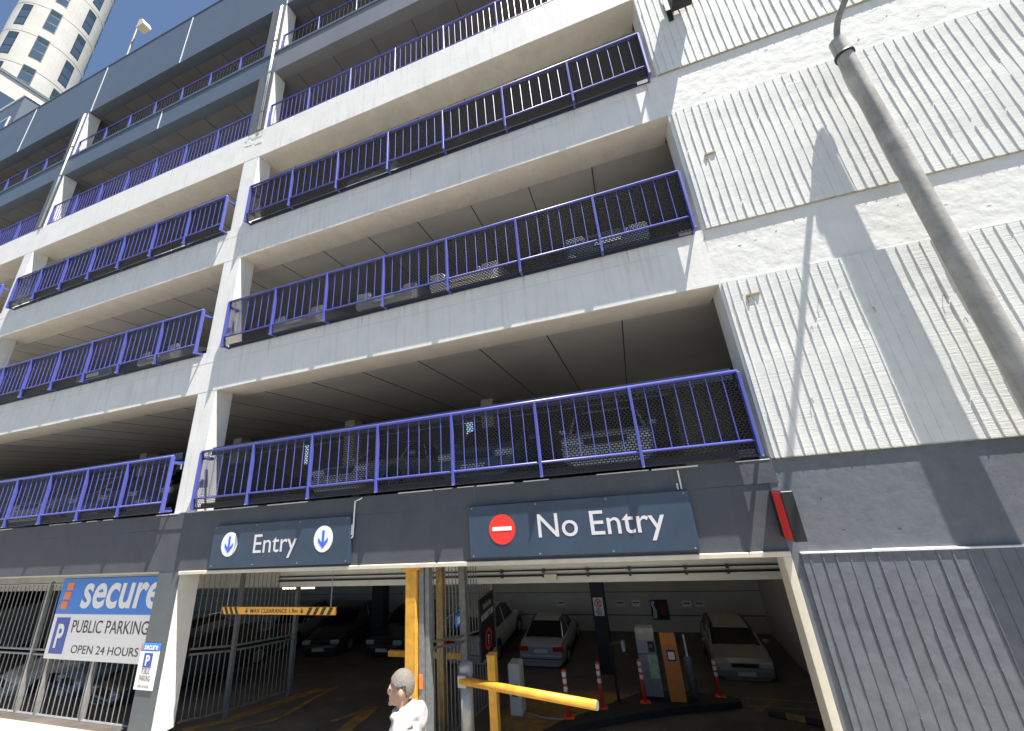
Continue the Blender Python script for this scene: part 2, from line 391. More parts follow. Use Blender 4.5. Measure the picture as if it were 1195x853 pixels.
# right hand wall: plain bands and ribbed panels
mb = MB(); mb.box(XO, XR, D, D + .45, Z(.0), Z(3.3)); bpart(mb, 'flank_wall', m_plain, 'white rendered wall to the right of the openings')
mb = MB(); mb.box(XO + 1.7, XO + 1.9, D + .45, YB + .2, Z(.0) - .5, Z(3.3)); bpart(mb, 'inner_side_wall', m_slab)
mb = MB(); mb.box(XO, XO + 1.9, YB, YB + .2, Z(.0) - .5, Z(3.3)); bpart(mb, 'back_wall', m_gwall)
mb = MB(); mb.box(XO - .10, XR, D - .004, D + .44, -.1, Z(.017)); bpart(mb, 'flank_wall', m_darkr, 'charcoal painted lower wall')
def ribbed(x0, x1, z0, z1, m, lab, pitch=.132, face=.030, proud=.0105):
    mb = MB(); yf = D - face
    # face as a gently uneven sheet with thickness
    nx = max(2, int((x1 - x0) / .4)); nz = max(2, int((z1 - z0) / .25)); vs = []; fs = []
    for j in range(nz + 1):
        for i in range(nx + 1):
            e = 0 if (i in (0, nx) or j in (0, nz)) else random.uniform(-.0022, .0022)
            vs.append((x0 + (x1 - x0) * i / nx, yf + e + .0025 * math.sin(j * 1.1), z0 + (z1 - z0) * j / nz))
    for j in range(nz):
        for i in range(nx):
            q = j * (nx + 1) + i; fs.append((q, q + 1, q + nx + 2, q + nx + 1))
    mb.add(vs, fs)
    mb.box(x0, x1, yf + .006, D - .002, z0, z1)
    mb.add([(x0, yf, z0), (x1, yf, z0), (x1, yf + .006, z0), (x0, yf + .006, z0)], [(0, 1, 2, 3)])
    mb.add([(x0, yf, z1), (x1, yf, z1), (x1, yf + .006, z1), (x0, yf + .006, z1)], [(0, 1, 2, 3)])
    mb.add([(x0, yf, z0), (x0, yf, z1), (x0, yf + .006, z1), (x0, yf + .006, z0)], [(0, 1, 2, 3)])
    x = x0 + .08
    while x < x1 - .03:
        z = z0 + .001; off = random.uniform(-.004, .004)
        while z < z1 - .02:
            gap = random.random() < .05 and z > z0 + .1
            l = random.uniform(.015, .09) if gap else random.uniform(.12, .6); ze = min(z + l, z1 - .004)
            if not gap:
                xa = x + off + random.uniform(-.002, .002); pr = proud * random.uniform(.72, 1.3) if random.random() > .05 else proud * .5
                wd = random.uniform(.008, .011)
                mb.add([(xa - wd, yf + .006, z), (xa + wd, yf + .006, z), (xa + wd * .6, yf - pr, z), (xa - wd * .6, yf - pr, z),
                        (xa - wd, yf + .006, ze), (xa + wd, yf + .006, ze), (xa + wd * .6, yf - pr, ze), (xa - wd * .6, yf - pr, ze)],
                       [(0, 1, 2, 3), (7, 6, 5, 4), (1, 5, 6, 2), (3, 2, 6, 7), (0, 3, 7, 4)])
            z = ze
        x += pitch
    return bpart(mb, 'ribbed_panel', m, lab)
ribbed(X(.314), XR - .1, Z(.018), Z(.474), m_rib, 'white ribbed wall panel above the charcoal band')
ribbed(X(.318), XR - .1, Z(.650), Z(1.10), m_rib, 'white ribbed wall panel, second from below')
ribbed(X(.309), XR - .1, Z(1.28), Z(1.70), m_rib, 'white ribbed wall panel near the top')
ribbed(X(.309), XR - .1, Z(1.89), Z(2.33), m_rib, 'white ribbed wall panel above the frame')
ribbed(X(.307), XR - .1, -.05, Z(-.179), m_darkr, 'charcoal ribbed wall panel beside the exit', pitch=.137, proud=.010)
# pale lip paints sunlight on the charcoal panel's ledge; concrete edges of the others
mb = MB(); x = X(.307)
while x < XR - .1:
    l = random.uniform(.3, .9); mb = MB(); mb.box(x, min(x + l, XR - .1), D - .05, D, Z(-.179) + .001, Z(-.179) + random.uniform(.012, .026)); bpart(mb, 'painted_sun_lip', m_plain); x += l
m_edge = mat('mossy_panel_edge', (.40, .39, .30), .9, noise=.4, nscale=10)
for zz in (.018, .650, 1.28):
    mb = MB(); mb.box(X(.314), XR - .1, D - .034, D - .001, Z(zz) - .014, Z(zz) - .001); bpart(mb, 'panel_edge', m_edge)
# small chips of render on the plain bands
mb = MB()
for k in range(44):
    zb = random.choice([(.50, .63), (1.12, 1.26), (-.16, -.0)]); cx = random.uniform(X(.36), X(1.3)); cz = Z(random.uniform(*zb)); r = random.uniform(.006, .024)
    mb = MB(); mb.prism([(cx + r * random.uniform(.7, 1.6) * math.cos(a), cz + r * .45 * random.uniform(.6, 1.2) * math.sin(a)) for a in (0, 1, 2, 3, 4.2, 5.3)], 'y', D - random.uniform(.003, .008), D + .005); bpart(mb, 'render_chip', m_plain if cz > Z(.02) else m_darkr)
# steel pins and old bracket plates in the ribbed panels
for (px_, pz_) in [(.47, .31), (.505, .375), (.60, .33), (.73, .33), (.745, .27), (.86, .27), (.42, .14)]:
    mb = MB(); mb.tube([(X(px_), D - .02, Z(pz_)), (X(px_), D - .055, Z(pz_)), (X(px_), D - .058, Z(pz_) - .07)], .004, 6); bpart(mb, 'steel_pin', m_galvd)
for (px_, pz_) in [(.36, .42), (.37, .895)]:
    mb = MB(); mb.box(X(px_), X(px_) + .17, D - .055, D - .03, Z(pz_), Z(pz_) + .03); mb.box(X(px_), X(px_) + .02, D - .05, D - .03, Z(pz_) - .10, Z(pz_)); bpart(mb, 'old_bracket', mat('rusted_bracket', (.35, .28, .16), .8, noise=.3, nscale=20))

# steel lintels and the cream door frame
mb = MB(); mb.box(X(-1.525) - .095, XO - .10, D - .035, D + .12, Z(-.173) - .062, Z(-.173) - .002, bev=.006); bpart(mb, 'lintel', m_cream)
mb = MB(); mb.box(X(-3.42) - .095, X(-1.63) - .1, D + .01, D + .1, Z(-.173) - .035, Z(-.173) - .002); bpart(mb, 'lintel', m_cream)
mb = MB(); mb.box(XO - .195, XO - .102, D - .03, D + .25, -.02, Z(-.173) - .064, bev=.005); bpart(mb, 'door_jamb', m_cream)
# ground floor interior
GW = 14.0
mb = MB(); mb.box(XL, GW, D + .66, 17.9, Z(-.173) - .02, Z(-.173) + .02); bpart(mb, 'ceiling', m_gceil)
for yb_, zb_ in ((8.2, 1.79), (12.2, 1.2)):
    mb = MB(); mb.box(XL, GW, yb_, yb_ + .4, zb_, Z(-.173) - .022); bpart(mb, 'ceiling_beam', m_gceil)
mb = MB(); mb.box(XL, GW, 17.2, 17.5, -1.96, Z(-.173) - .022); bpart(mb, 'rear_wall', m_gwall)
mb = MB(); mb.box(XL, GW, 17.19, 17.2, -1.42, -1.39); mb.box(XL, GW, 17.19, 17.2, -.62, -.60); bpart(mb, 'wall_stripe', m_pillar)
mb = MB(); mb.box(XO + 1.9, XO + 2.1, D + .9, 17.2, -2, Z(-.173) - .022); bpart(mb, 'inner_side_wall', m_gwall)
mb = MB(); mb.box(XL - .2, XL, D, 17.5, -2, Z(-.173)); bpart(mb, 'inner_side_wall', m_gwall)
for zz, r in ((2.02, .014), (1.93, .02)):
    mb = MB(); mb.tube([(-9, 8.17, zz), (XO + 1.8, 8.17, zz + .01)], r, 6)
    for x in (-3.0, -2.1, -1.2, -.4, .6, 1.3, 2.2): mb.box(x, x + .05, 8.14, 8.2, zz - .03, zz + .03)
    bpart(mb, 'conduit', m_trim)
mb = MB(); mb.box(-2.05, -1.8, 8.10, 8.2, 1.86, 1.96); bpart(mb, 'junction_box', m_cream)
for (x0, x1, y0, y1) in [(-1.92, -1.52, 13.3, 13.7), (-11.2, -10.65, 14.8, 15.2), (-17.5, -17.1, 10, 10.4), (4.2, 4.5, 13.4, 13.8)]:
    mb = MB(); mb.box(x0, x1, y0, y1, -2, Z(-.173) - .022); bpart(mb, 'pillar', m_pillar)
# one lit tube in view, and unseen lit tubes added to brighten the garage
for k, (x, y) in enumerate([(-9.4, 9.2), (-2.9, 14.0), (2.2, 13.9), (-14, 11.5), (-.6, 10.6), (-8.2, 13.6)]):
    f = thing('fluorescent_light', ['lit fluorescent tube under the garage ceiling above the clearance bar', 'added unseen fluorescent fill light over the silver sedan',
               'added unseen fluorescent fill light over the grey hatchback', 'added unseen fluorescent fill light above the cars behind the grey fence', 'added unseen fluorescent fill light over the ticket machine', 'added unseen fluorescent fill light over the dark cars at the end of the entry lane'][k], 'light', (x, y, 1.55 if k == 0 else 2.1))
    dz = 0 if k == 0 else .55
    mb = MB(); mb.box(x - .6, x + .6, y - .06, y + .06, 1.56 + dz, 1.62 + dz); P(mb, 'housing', m_gceil, f)
    mb = MB(); mb.tube([(x - .55, y, 1.535 + dz), (x + .55, y, 1.535 + dz)], .02, 8); P(mb, 'tube', m_lampon if k == 0 else m_lampw, f)
    mb = MB(); mb.tube([(x - .4, y, 1.62 + dz), (x - .4, y, 2.6)], .006, 6); mb.tube([(x + .4, y, 1.62 + dz), (x + .4, y, 2.6)], .006, 6); P(mb, 'hanger', m_galvd, f)

# external conduit on the beam beside the entry sign
mb = MB(); mb.tube([(X(-.80), D - .035, Z(.012)), (X(-.825), D - .035, Z(.004)), (X(-.828), D - .03, Z(-.06)), (X(-.828), D - .03, Z(-.095)), (X(-.842), D - .03, Z(-.105))], .014, 8)
mb.box(X(-.845), X(-.83), D - .05, D, Z(-.09), Z(-.062)); bpart(mb, 'conduit', m_wsign)
mb = MB()
for x_, z0, z1 in [(X(.103), -.034, .010), (X(.095), -.034, -.02)]: mb.box(x_, x_ + .02, D - .03, D, Z(z0), Z(z1))
bpart(mb, 'conduit', m_plain)

# ------------------------------------------------------------------ blue railings
def mesh_screen(x0, x1, y, z0, z1, cw=.062, ch=.034):
    # expanded metal: thin level strands joined by staggered short links
    mb = MB(); nz = int((z1 - z0) / ch); t = .0028
    for j in range(nz + 1):
        z = z0 + j * ch
        mb.add([(x0, y - .007, z + .006), (x1, y - .007, z + .006), (x1, y + .007, z - .006), (x0, y + .007, z - .006)], [(0, 1, 2, 3)])
        if j < nz:
            n = int((x1 - x0) / cw)
            for i in range(n + 1):
                x = x0 + (i + (.5 if j % 2 else 0)) * cw
                if x > x1 - .012: continue
                mb.add([(x, y, z), (x + .019, y, z), (x + .019, y, z + ch), (x, y, z + ch)], [(0, 1, 2, 3)])
    return mb
screen_cache = {}
def rail_cage(xs, zb, zm, zt, label, plate, p=.175):
    yf = D - p
    t = thing('blue_railing', label, 'railing', (xs[0], yf, zb), 'blue railings along the parking decks')
    x0, x1 = xs[0], xs[-1]
    mb = MB(); mb.tube([(x0, yf, zt), (x1, yf, zt)], .028, 8); P(mb, 'top_rail', m_blue, t, smooth=True)
    mb = MB(); mb.tube([(x0, yf, zm), (x1, yf, zm)], .019, 8); P(mb, 'bottom_rail', m_blue, t, smooth=True)
    for i, x in enumerate(xs):
        mb = MB(); h = .032 if 0 < i < len(xs) - 1 else .036
        mb.box(x - .022, x + .022, yf - h, yf + h, zb, zt - .01, bev=.006)
        mb.box(x - .02, x + .02, yf + .02, D, zb + .01, zb + .05)
        P(mb, 'post', m_blue, t)
        mb = MB(); mb.tube([(x + .005, yf + .0, zb + .012), (x + .005, yf - .05, zb + .012)], .012, 6); P(mb, 'bolt', m_galv, t)
    for x, s in ((x0, -1), (x1, 1)):       # end brackets back to the column
        mb = MB(); mb.box(x - .02, x + .02, yf, D + .08, zt - .16, zt - .11); mb.box(x - .02, x + s * .10, D + .02, D + .08, zt - .16, zt - .11)
        P(mb, 'end_bracket', m_blue, t)
    for a, b in zip(xs, xs[1:]):
        n = 7; mb = MB()
        for k in range(1, n):
            x = a + (b - a) * k / n; mb.tube([(x, yf, zm), (x, yf, zt)], .0085, 6, cap=False)
        P(mb, 'bars', m_blue, t)
        wd = round(b - a, 3); hh = round(zt - zb - .03, 3)
        if (wd, hh) not in screen_cache:
            q = mesh_screen(.0, wd, 0, 0, hh); o = P(q, 'mesh_screen', m_mesh, t, world=False); screen_cache[(wd, hh)] = o
        else:
            o = screen_cache[(wd, hh)].copy(); COL.objects.link(o); o.parent = t
        o.location = (a - x0, .032, .012)
    mb = MB(); mb.box(x0 + .02, x1 - .02, D - .03, D - .004, zb + .02, zb + .11); P(mb, 'toe_plate', m_blued, t)
    if plate:
        mb = MB(); mb.box(x0 + .03, x1 - .03, D + .0, D + .02, zt - .06, zt + .10); P(mb, 'top_plate', m_blued, t)
    return t
def posts(a, b, n): return [a + (b - a) * i / n for i in range(n + 1)]
bayR = posts(X(-1.494), X(.282), 7); bayL = posts(X(-3.365), X(-1.646), 7); bayLL = posts(X(-5.25), X(-3.53), 7)
lev = [(.0222, .0594, .2235, 'lowest'), (.640, .684, .8455, 'second'), (1.262, 1.305, 1.468, 'third')]
for i, (zb, zm, zt, nm) in enumerate(lev):
    for xs, w_ in ((bayR, 'right bay beside the white ribbed wall'), (bayL, 'bay left of the near column'), (bayLL, 'bay at the far left')):
        rail_cage(xs, Z(zb), Z(zm), Z(zt), '%s blue railing with mesh screen, in the %s' % (nm, w_), i == 0)
def rail_flush(xs, z0, z1, label, bars=True):
    yf = D + .05
    t = thing('blue_railing', label, 'railing', (xs[0], yf, z0), 'blue railings along the parking decks')
    mb = MB(); mb.tube([(xs[0], yf, z1), (xs[-1], yf, z1)], .024, 8); P(mb, 'top_rail', m_blue, t, smooth=True)
    mb = MB(); mb.tube([(xs[0], yf, z0 + .09), (xs[-1], yf, z0 + .09)], .018, 8); P(mb, 'bottom_rail', m_blue, t, smooth=True)
    for x in xs:
        mb = MB(); mb.box(x - .022, x + .022, yf - .028, yf + .028, z0, z1 - .005, bev=.006); P(mb, 'post', m_blue, t)
    for a, b in zip(xs, xs[1:]):
        mb = MB()
        for k in range(1, 9):
            x = a + (b - a) * k / 9; mb.tube([(x, yf, z0 + .09), (x, yf, z1)], .0085 if bars else .004, 6, cap=False)
        P(mb, 'bars', m_blue if bars else m_blued, t)
    mb = MB(); mb.box(xs[0], xs[-1], yf + .03, yf + .04, z0, z0 + .08); P(mb, 'toe_plate', m_blued, t)
f5 = [posts(X(-1.455 - .055), X(.29), 7), posts(X(-3.40), X(-1.645), 7), posts(X(-5.28), X(-3.53), 7)]
for xs, w_ in zip(f5, ('right of the near column', 'between the two columns', 'left of the far column')):
    rail_flush(xs, Z(1.896), Z(2.066), 'plain blue railing above the top white beam, %s' % w_)
    rail_flush([x + .3 if xs is f5[1] and 0 < j < 7 else x for j, x in enumerate(xs)], Z(2.508), Z(2.645), 'uppermost blue railing under the roof parapet, %s' % w_, False)

# ------------------------------------------------------------------ cars
def make_car(name, label, cat, color, L=4.4, W=1.68, H=1.40, kind='sedan'):
    t = thing(name, label, cat, (0, 0, 0), 'cars parked in the building')
    cp = mat(name + '_paint', color, .25, metal=.35, spec=.6)
    hw = W / 2
    # front at -y. stations: y, top z, half width
    if kind == 'sedan': st = [(-.50, .50, .80), (-.485, .64, .90), (-.44, .74, .95), (-.28, .86, 1), (-.18, .91, 1), (.1, .93, 1), (.28, .95, 1), (.40, .97, .99), (.47, .95, .95), (.497, .84, .90), (.50, .55, .86)]
    else: st = [(-.50, .50, .82), (-.485, .66, .91), (-.44, .77, .96), (-.30, .88, 1), (-.20, .93, 1), (.1, .95, 1), (.30, .97, 1), (.44, .98, .98), (.485, .96, .95), (.499, .86, .92), (.50, .55, .88)]
    mb = MB(); n = 0; ring = 12
    for (fy, zt, fw) in st:
        y = fy * L; ww = hw * fw; zb = .22
        half = [(ww * .80, zb), (ww * .97, zb + .10), (ww, zb + .30), (ww * .985, min(zt - .06, zb + .50)), (ww * .93, zt - .02), (ww * .60, zt + .01)]
        pts = half + [(-a, b) for a, b in reversed(half)]
        mb.v += [(a, y, b) for a, b in pts]; n += 1
    for i in range(n - 1):
        for k in range(ring): mb.f.append((i * ring + k, i * ring + (k + 1) % ring, (i + 1) * ring + (k + 1) % ring, (i + 1) * ring + k)); mb.m.append(0)
    mb.f.append(tuple(range(ring))); mb.m.append(0); mb.f.append(tuple(range((n - 1) * ring, n * ring))); mb.m.append(0)
    body = P(mb, 'body', cp, t, smooth=False)
    # greenhouse
    if kind == 'sedan': g = [(-.20, .90, .86, .86), (-.09, H - .10, .74, .86), (-.03, H - .02, .70, .88), (.10, H, .70, .88), (.20, H - .03, .69, .87), (.34, .96, .84, .85)]
    else: g = [(-.22, .92, .87, .87), (-.10, H - .10, .76, .87), (-.04, H - .02, .72, .88), (.20, H, .72, .88), (.38, H - .05, .70, .87), (.47, .99, .84, .86)]
    mb = MB()
    for (fy, zt, ft, fb) in g:
        y = fy * L; zb = .90; mb.v += [(-hw * fb, y, zb), (-hw * ft, y, zt - .03), (-hw * ft * .8, y, zt), (hw * ft * .8, y, zt), (hw * ft, y, zt - .03), (hw * fb, y, zb)]
    for i in range(len(g) - 1):
        for k in range(5): mb.f.append((i * 6 + k, i * 6 + k + 1, i * 6 + 7 + k, i * 6 + 6 + k)); mb.m.append(0)
    P(mb, 'windows', m_cglass, t)
    mb = MB(); rs = g[1:-1]
    for (fy, zt, ft, fb) in rs:
        y = fy * L; mb.v += [(-hw * ft - .012, y, zt - .09), (-hw * ft * .8, y, zt + .012), (hw * ft * .8, y, zt + .012), (hw * ft + .012, y, zt - .09)]
    for i in range(len(rs) - 1):
        for k in range(3): mb.f.append((i * 4 + k, i * 4 + k + 1, i * 4 + 5 + k, i * 4 + 4 + k)); mb.m.append(0)
    P(mb, 'roof', cp, t)
    for s in (-1, 1):
        for (i, j) in ((0, 1), (len(g) - 2, len(g) - 1), (2, 2)):
            a, b = g[i], g[j]
            q = MB()
            if i != j:
                hi, lo = (b, a) if b[1] > a[1] else (a, b)
                q.tube([(s * hw * lo[3], lo[0] * L, .90), (s * (hw * hi[2] + .008), hi[0] * L, hi[1] - .05)], .028, 6)
            else:
                q.tube([(s * (hw * a[3] + .004), .06 * L, .90), (s * (hw * .70 + .012), .07 * L, H - .06)], .024, 6)
            P(q, 'roof_pillar', cp, t)
        q = MB(); q.box(s * hw * .97, s * (hw * .97 + .17), -.16 * L - .05, -.16 * L + .05, .93, 1.05, bev=.03); P(q, 'mirror', cp, t)
        q = MB(); q.box(s * hw * .50, s * hw * .90, -.494 * L - .006, -.47 * L, .56, .70, bev=.02); P(q, 'headlight', m_lampc, t)
        q = MB(); q.box(s * hw * .52, s * hw * .93, .47 * L, .4995 * L + .012, .70, .86, bev=.02); P(q, 'taillight', m_lampr, t)
        for fy in (-.31, .30):
            y = fy * L; whl = MB(); whl.tube([(s * (hw - .22), y, .31), (s * (hw - .20), y, .31), (s * (hw - .015), y, .31), (s * (hw + .005), y, .31)], [.28, .31, .31, .27], 20)
            wo = P(whl, 'wheel', m_tyre, t, smooth=False)
            rm = MB(); rm.tube([(s * (hw - .02), y, .31), (s * (hw + .012), y, .31)], [.20, .17], 16); P(rm, 'rim', m_rim, wo)
            ar = MB(); ar.tube([(s * (hw - .3), y, .34), (s * (hw + .003), y, .34)], .36, 20); P(ar, 'wheel_arch', m_trim, t)
    q = MB(); q.box(-hw * .86, hw * .86, -.515 * L, -.49 * L, .30, .52, bev=.03); P(q, 'front_bumper', cp, t)
    q = MB(); q.box(-hw * .9, hw * .9, .49 * L, .515 * L, .36, .58, bev=.03); P(q, 'rear_bumper', cp, t)
    q = MB(); q.box(-hw * .86, hw * .86, .513 * L, .518 * L, .47, .50); P(q, 'bumper_strip', m_trim, t)
    q = MB(); q.box(-hw * .44, hw * .44, -.497 * L, -.47 * L, .56, .68, bev=.015); P(q, 'grille', m_trim, t)
    q = MB(); q.box(-.24, .24, -.519 * L, -.512 * L, .36, .47); P(q, 'number_plate', m_plate, t)
    q = MB(); q.box(-.24, .24, .4985 * L + .002, .4985 * L + .014, .66, .77); P(q, 'number_plate', m_plate, t)
    q = MB(); q.box(-hw * .8, hw * .8, -.46 * L, .46 * L, .14, .24); P(q, 'underbody', m_trim, t)
    return t
def put(c, x, y, z, rz, label):
    c.location = (x, y, z); c.rotation_euler = (0, 0, rz); c['label'] = label; return c
silver = make_car('silver_sedan', 'silver sedan seen from behind beside the dark pillar', 'car', (.42, .43, .44))
put(silver, -3.80, 15.25, floor_z(15.3), math.pi, 'silver sedan seen from behind beside the dark pillar')
hatch = make_car('grey_hatchback', 'grey hatchback facing out behind the ticket machine', 'car', (.33, .33, .31), L=4.0, H=1.42, kind='hatch')
put(hatch, 2.02, 14.65, floor_z(15), R(0), 'grey hatchback facing out behind the ticket machine')
silver.scale = (.92, .76, .82); hatch.scale = (.92, .66, .80)
black = make_car('dark_sedan', 'dark sedan', 'car', (.05, .055, .065))
blue = make_car('blue_hatchback', 'blue hatchback', 'car', (.10, .16, .24), L=4.0, H=1.44, kind='hatch')
white = make_car('white_hatchback', 'white hatchback', 'car', (.62, .62, .60), L=4.0, H=1.46, kind='hatch')
put(black, 4.75, 15.1, floor_z(15), 0, 'dark sedan partly hidden by the cream door jamb')
put(white, -8.4, 15.3, floor_z(15), math.pi, 'pale car seen from behind through the black sign fence')
put(white, -6.3, 15.4, floor_z(15), math.pi, 'pale car seen from behind through the black sign fence')
put(blue, -14.2, 8.5, Z(.016) - .05, R(2), 'blue hatchback behind the lowest left railing')
def cc(src, x, y, z, rz, label):
    c = put(copy_tree(src), x, y, z, rz, label); c.scale = (1, .92, .94); return c
cc(black, -12.9, 15.6, floor_z(15), R(8), 'dark sedan in the shade right beyond the clearance bar')
cc(silver, -15.6, 15.6, floor_z(15), R(6), 'silver sedan facing out at the end of the entry lane')
cc(black, -9.9, 15.8, floor_z(15), 0, 'dark sedan in deep shade between the left pillar and entry')
cc(white, -16.8, 9.0, floor_z(9.0) , R(-14), 'pale hatchback close behind the far end of the grey ground floor fence')
cc(black, -12.9, 9.3, floor_z(9.3) , R(-10), 'dark sedan behind the large sign and grey ground floor fence')
cc(blue, -14.9, 9.4, floor_z(9.2), R(-10), 'blue hatchback behind the left half of the grey fence')
z2, z3, z4 = Z(.016) - .05, Z(.652) - .02, Z(1.28) - .02
for src, x, y, z, lab in [
    (silver, -5.9, 8.9, z2, 'silver sedan behind the lowest railing nearest the near column'), (blue, -2.9, 8.7, z2, 'blue hatchback behind the middle of the lowest right railing'),
    (white, -.35, 8.6, z2, 'white hatchback behind the lowest right railing above the no entry sign'), (black, -11.6, 8.7, z2, 'dark sedan behind the lowest left railing next to the column'),
    (white, -16.9, 8.6, z2, 'white hatchback behind the lowest left railing near the picture edge'),
    (silver, -4.6, 8.7, z3, 'silver sedan near the middle of the second deck'), (white, -2.7, 8.5, z3, 'white hatchback on the second deck'), (silver, -6.9, 8.7, z3, 'silver sedan on the second deck by the near column'),
    (blue, .2, 8.5, z3, 'blue hatchback on the second deck by the ribbed wall'), (silver, -11.7, 8.7, z3, 'silver sedan on the second deck left of the near column'),
    (blue, -14.6, 8.6, z3, 'blue hatchback on the second deck further left'),
    (silver, -5.0, 8.7, z4, 'silver sedan on the third deck'), (white, -12.5, 8.6, z4, 'white hatchback on the third deck left of the near column')]:
    c = cc(src, x, y - (.55 if z > z2 else .2), z, R(random.uniform(-3, 3)), lab); c.scale = (1, .95, 1)

# ------------------------------------------------------------------ signs
def panel_box(x0, x1, y0, y1, z0, z1, name, m, par): mb = MB(); mb.box(x0, x1, y0, y1, z0, z1, bev=.006); return P(mb, name, m, par)
def disc(cx, y, cz, r, rz=None, th=.004, n=40):
    rz = rz or r; mb = MB(); mb.prism([(cx + r * math.cos(2 * math.pi * k / n), cz + rz * math.sin(2 * math.pi * k / n)) for k in range(n)], 'y', y - th, y); return mb
def arrow(cx, y, cz, h):
    mb = MB(); t = h * .085
    mb.box(cx - t, cx + t, y - .003, y, cz - h * .42, cz + h * .5)
    for s in (-1, 1):
        mb.prism([(cx, cz - h * .5), (cx + s * h * .36, cz - h * .12), (cx + s * h * .36, cz + h * .10), (cx, cz - h * .27)], 'y', y - .0032 - .0004 * s, y)
    return mb
ys = D - .075
s = thing('entry_sign', 'navy Entry sign with two white arrow discs over the entry lane', 'sign', (X(-1.12), ys, Z(-.1)))
panel_box(X(-1.392), X(-.833), ys, D - .001, Z(-.1665), Z(-.0365), 'panel', m_navy, s)
for ax in (-1.313, -.929):
    P(disc(X(ax) , ys - .002, Z(-.096) , .205, .215), 'arrow_disc', m_wsign, s)
    P(arrow(X(ax), ys - .0075, Z(-.097), .29), 'arrow', m_arrow, s)
P(text_mb('Entry', (X(-1.118), ys, Z(-.108)), UX, UZ, 1.02, .42, bold=.004, th=.004), 'lettering', m_tgrey, s)
s = thing('no_entry_sign', 'navy No Entry sign with red disc above the exit lane', 'sign', (X(-.17), ys, Z(-.1)))
panel_box(X(-.445), X(.116), ys, D - .001, Z(-.164), Z(-.0365), 'panel', m_navy, s)
P(disc(X(-.351), ys - .002, Z(-.098), .212), 'red_disc', m_sred, s)
mb = MB(); mb.box(X(-.351) - .155, X(-.351) + .155, ys - .010, ys - .006, Z(-.0965) - .028, Z(-.0965) + .028); P(mb, 'white_bar', m_wsign, s)
P(text_mb('No Entry', (X(-.10), ys, Z(-.104)), UX, UZ, 1.78, .42, bold=.004, th=.004), 'lettering', m_tgrey, s)
for sx_, ex_, zz_ in ((-1.392, -.833, 0), (-.445, .116, 1)):
    par = [o for o in bpy.data.objects if o.name.startswith('entry_sign' if zz_ == 0 else 'no_entry_sign')][0]
    for k in range(4):
        for zq in (-.0425, -.1595):
            xx = X(sx_) + .06 + k * ((ex_ - sx_) * D - .12) / 3; mb = MB(); mb.tube([(xx, ys, Z(zq)), (xx, ys - .006, Z(zq))], .012, 8); P(mb, 'screw', m_galv, par)
# projecting light box sign with red face
s = thing('projecting_sign', 'small black projecting box sign with a red side at the opening corner', 'sign', (1.7, D, Z(-.1)))
mb = MB(); mb.box(1.64, 1.77, D - .42, D - .005, Z(-.1465), Z(-.051), bev=.008); P(mb, 'case', m_black, s)
mb = MB(); mb.box(1.632, 1.639, D - .40, D - .14, Z(-.1445), Z(-.053)); P(mb, 'red_face', m_sred, s)
mb = MB(); mb.tube([(1.70, D - .01, Z(-.149)), (1.70, D - .3, Z(-.149))], .012, 6); P(mb, 'bracket', m_galvd, s)
# large sign behind the column
y0 = D + .29; k_ = y0 / D
s = thing('parking_sign', 'large secure public parking sign on the grey fence, cut off by the column', 'sign', (X(-2), y0, Z(-.3)))
sx0, sx1, sz0, szm, sz1 = X(-2.172) * k_, X(-1.60) * k_, CZ - .445 * D * k_, CZ - .304 * D * k_, CZ - .186 * D * k_
panel_box(sx0, sx1, y0, y0 + .03, sz0, szm, 'lower_panel', m_wsign, s); panel_box(sx0, sx1, y0 - .002, y0 + .03, szm + .001, sz1, 'upper_panel', m_sblue, s)
P(text_mb('secure', ((X(-2.035) * k_ + X(-1.612) * k_) / 2, y0 - .003, (szm + sz1) / 2 - .0), UX, UZ, (2.035 - 1.612) * D * k_, .50, bold=.022, shear=.12, th=.004), 'lettering', m_wsign, s)
for i in range(3):
    zz = szm + .10 + i * .19; mb = MB(); x_ = sx0 + .14 + i * .035; mb.prism([(x_, zz), (x_ + .23, zz), (x_ + .25, zz + .15), (x_ + .02, zz + .15)], 'y', y0 - .008, y0 - .003); P(mb, 'orange_bar', m_sorange, s)
mb = MB(); mb.box(sx0 + .14, sx0 + .62, y0 - .005, y0 - .001, sz0 + .10, szm - .07); P(mb, 'blue_square', m_pblue, s)
P(text_mb('P', (sx0 + .39, y0 - .006, (sz0 + szm) / 2 + .01), UX, UZ, .25, .46, bold=.03, th=.004), 'lettering', m_wsign, s)
P(text_mb('PUBLIC PARKING', ((sx0 + .75 + sx1 - .26) / 2, y0, szm - .235), UX, UZ, sx1 - sx0 - 1.01, .24, bold=.0, th=.004), 'lettering', m_tblack, s)
P(text_mb('OPEN 24 HOURS', ((sx0 + .75 + sx1 - .26) / 2, y0, sz0 + .20), UX, UZ, sx1 - sx0 - 1.32, .15, bold=0, th=.004), 'lettering', m_tblack, s)
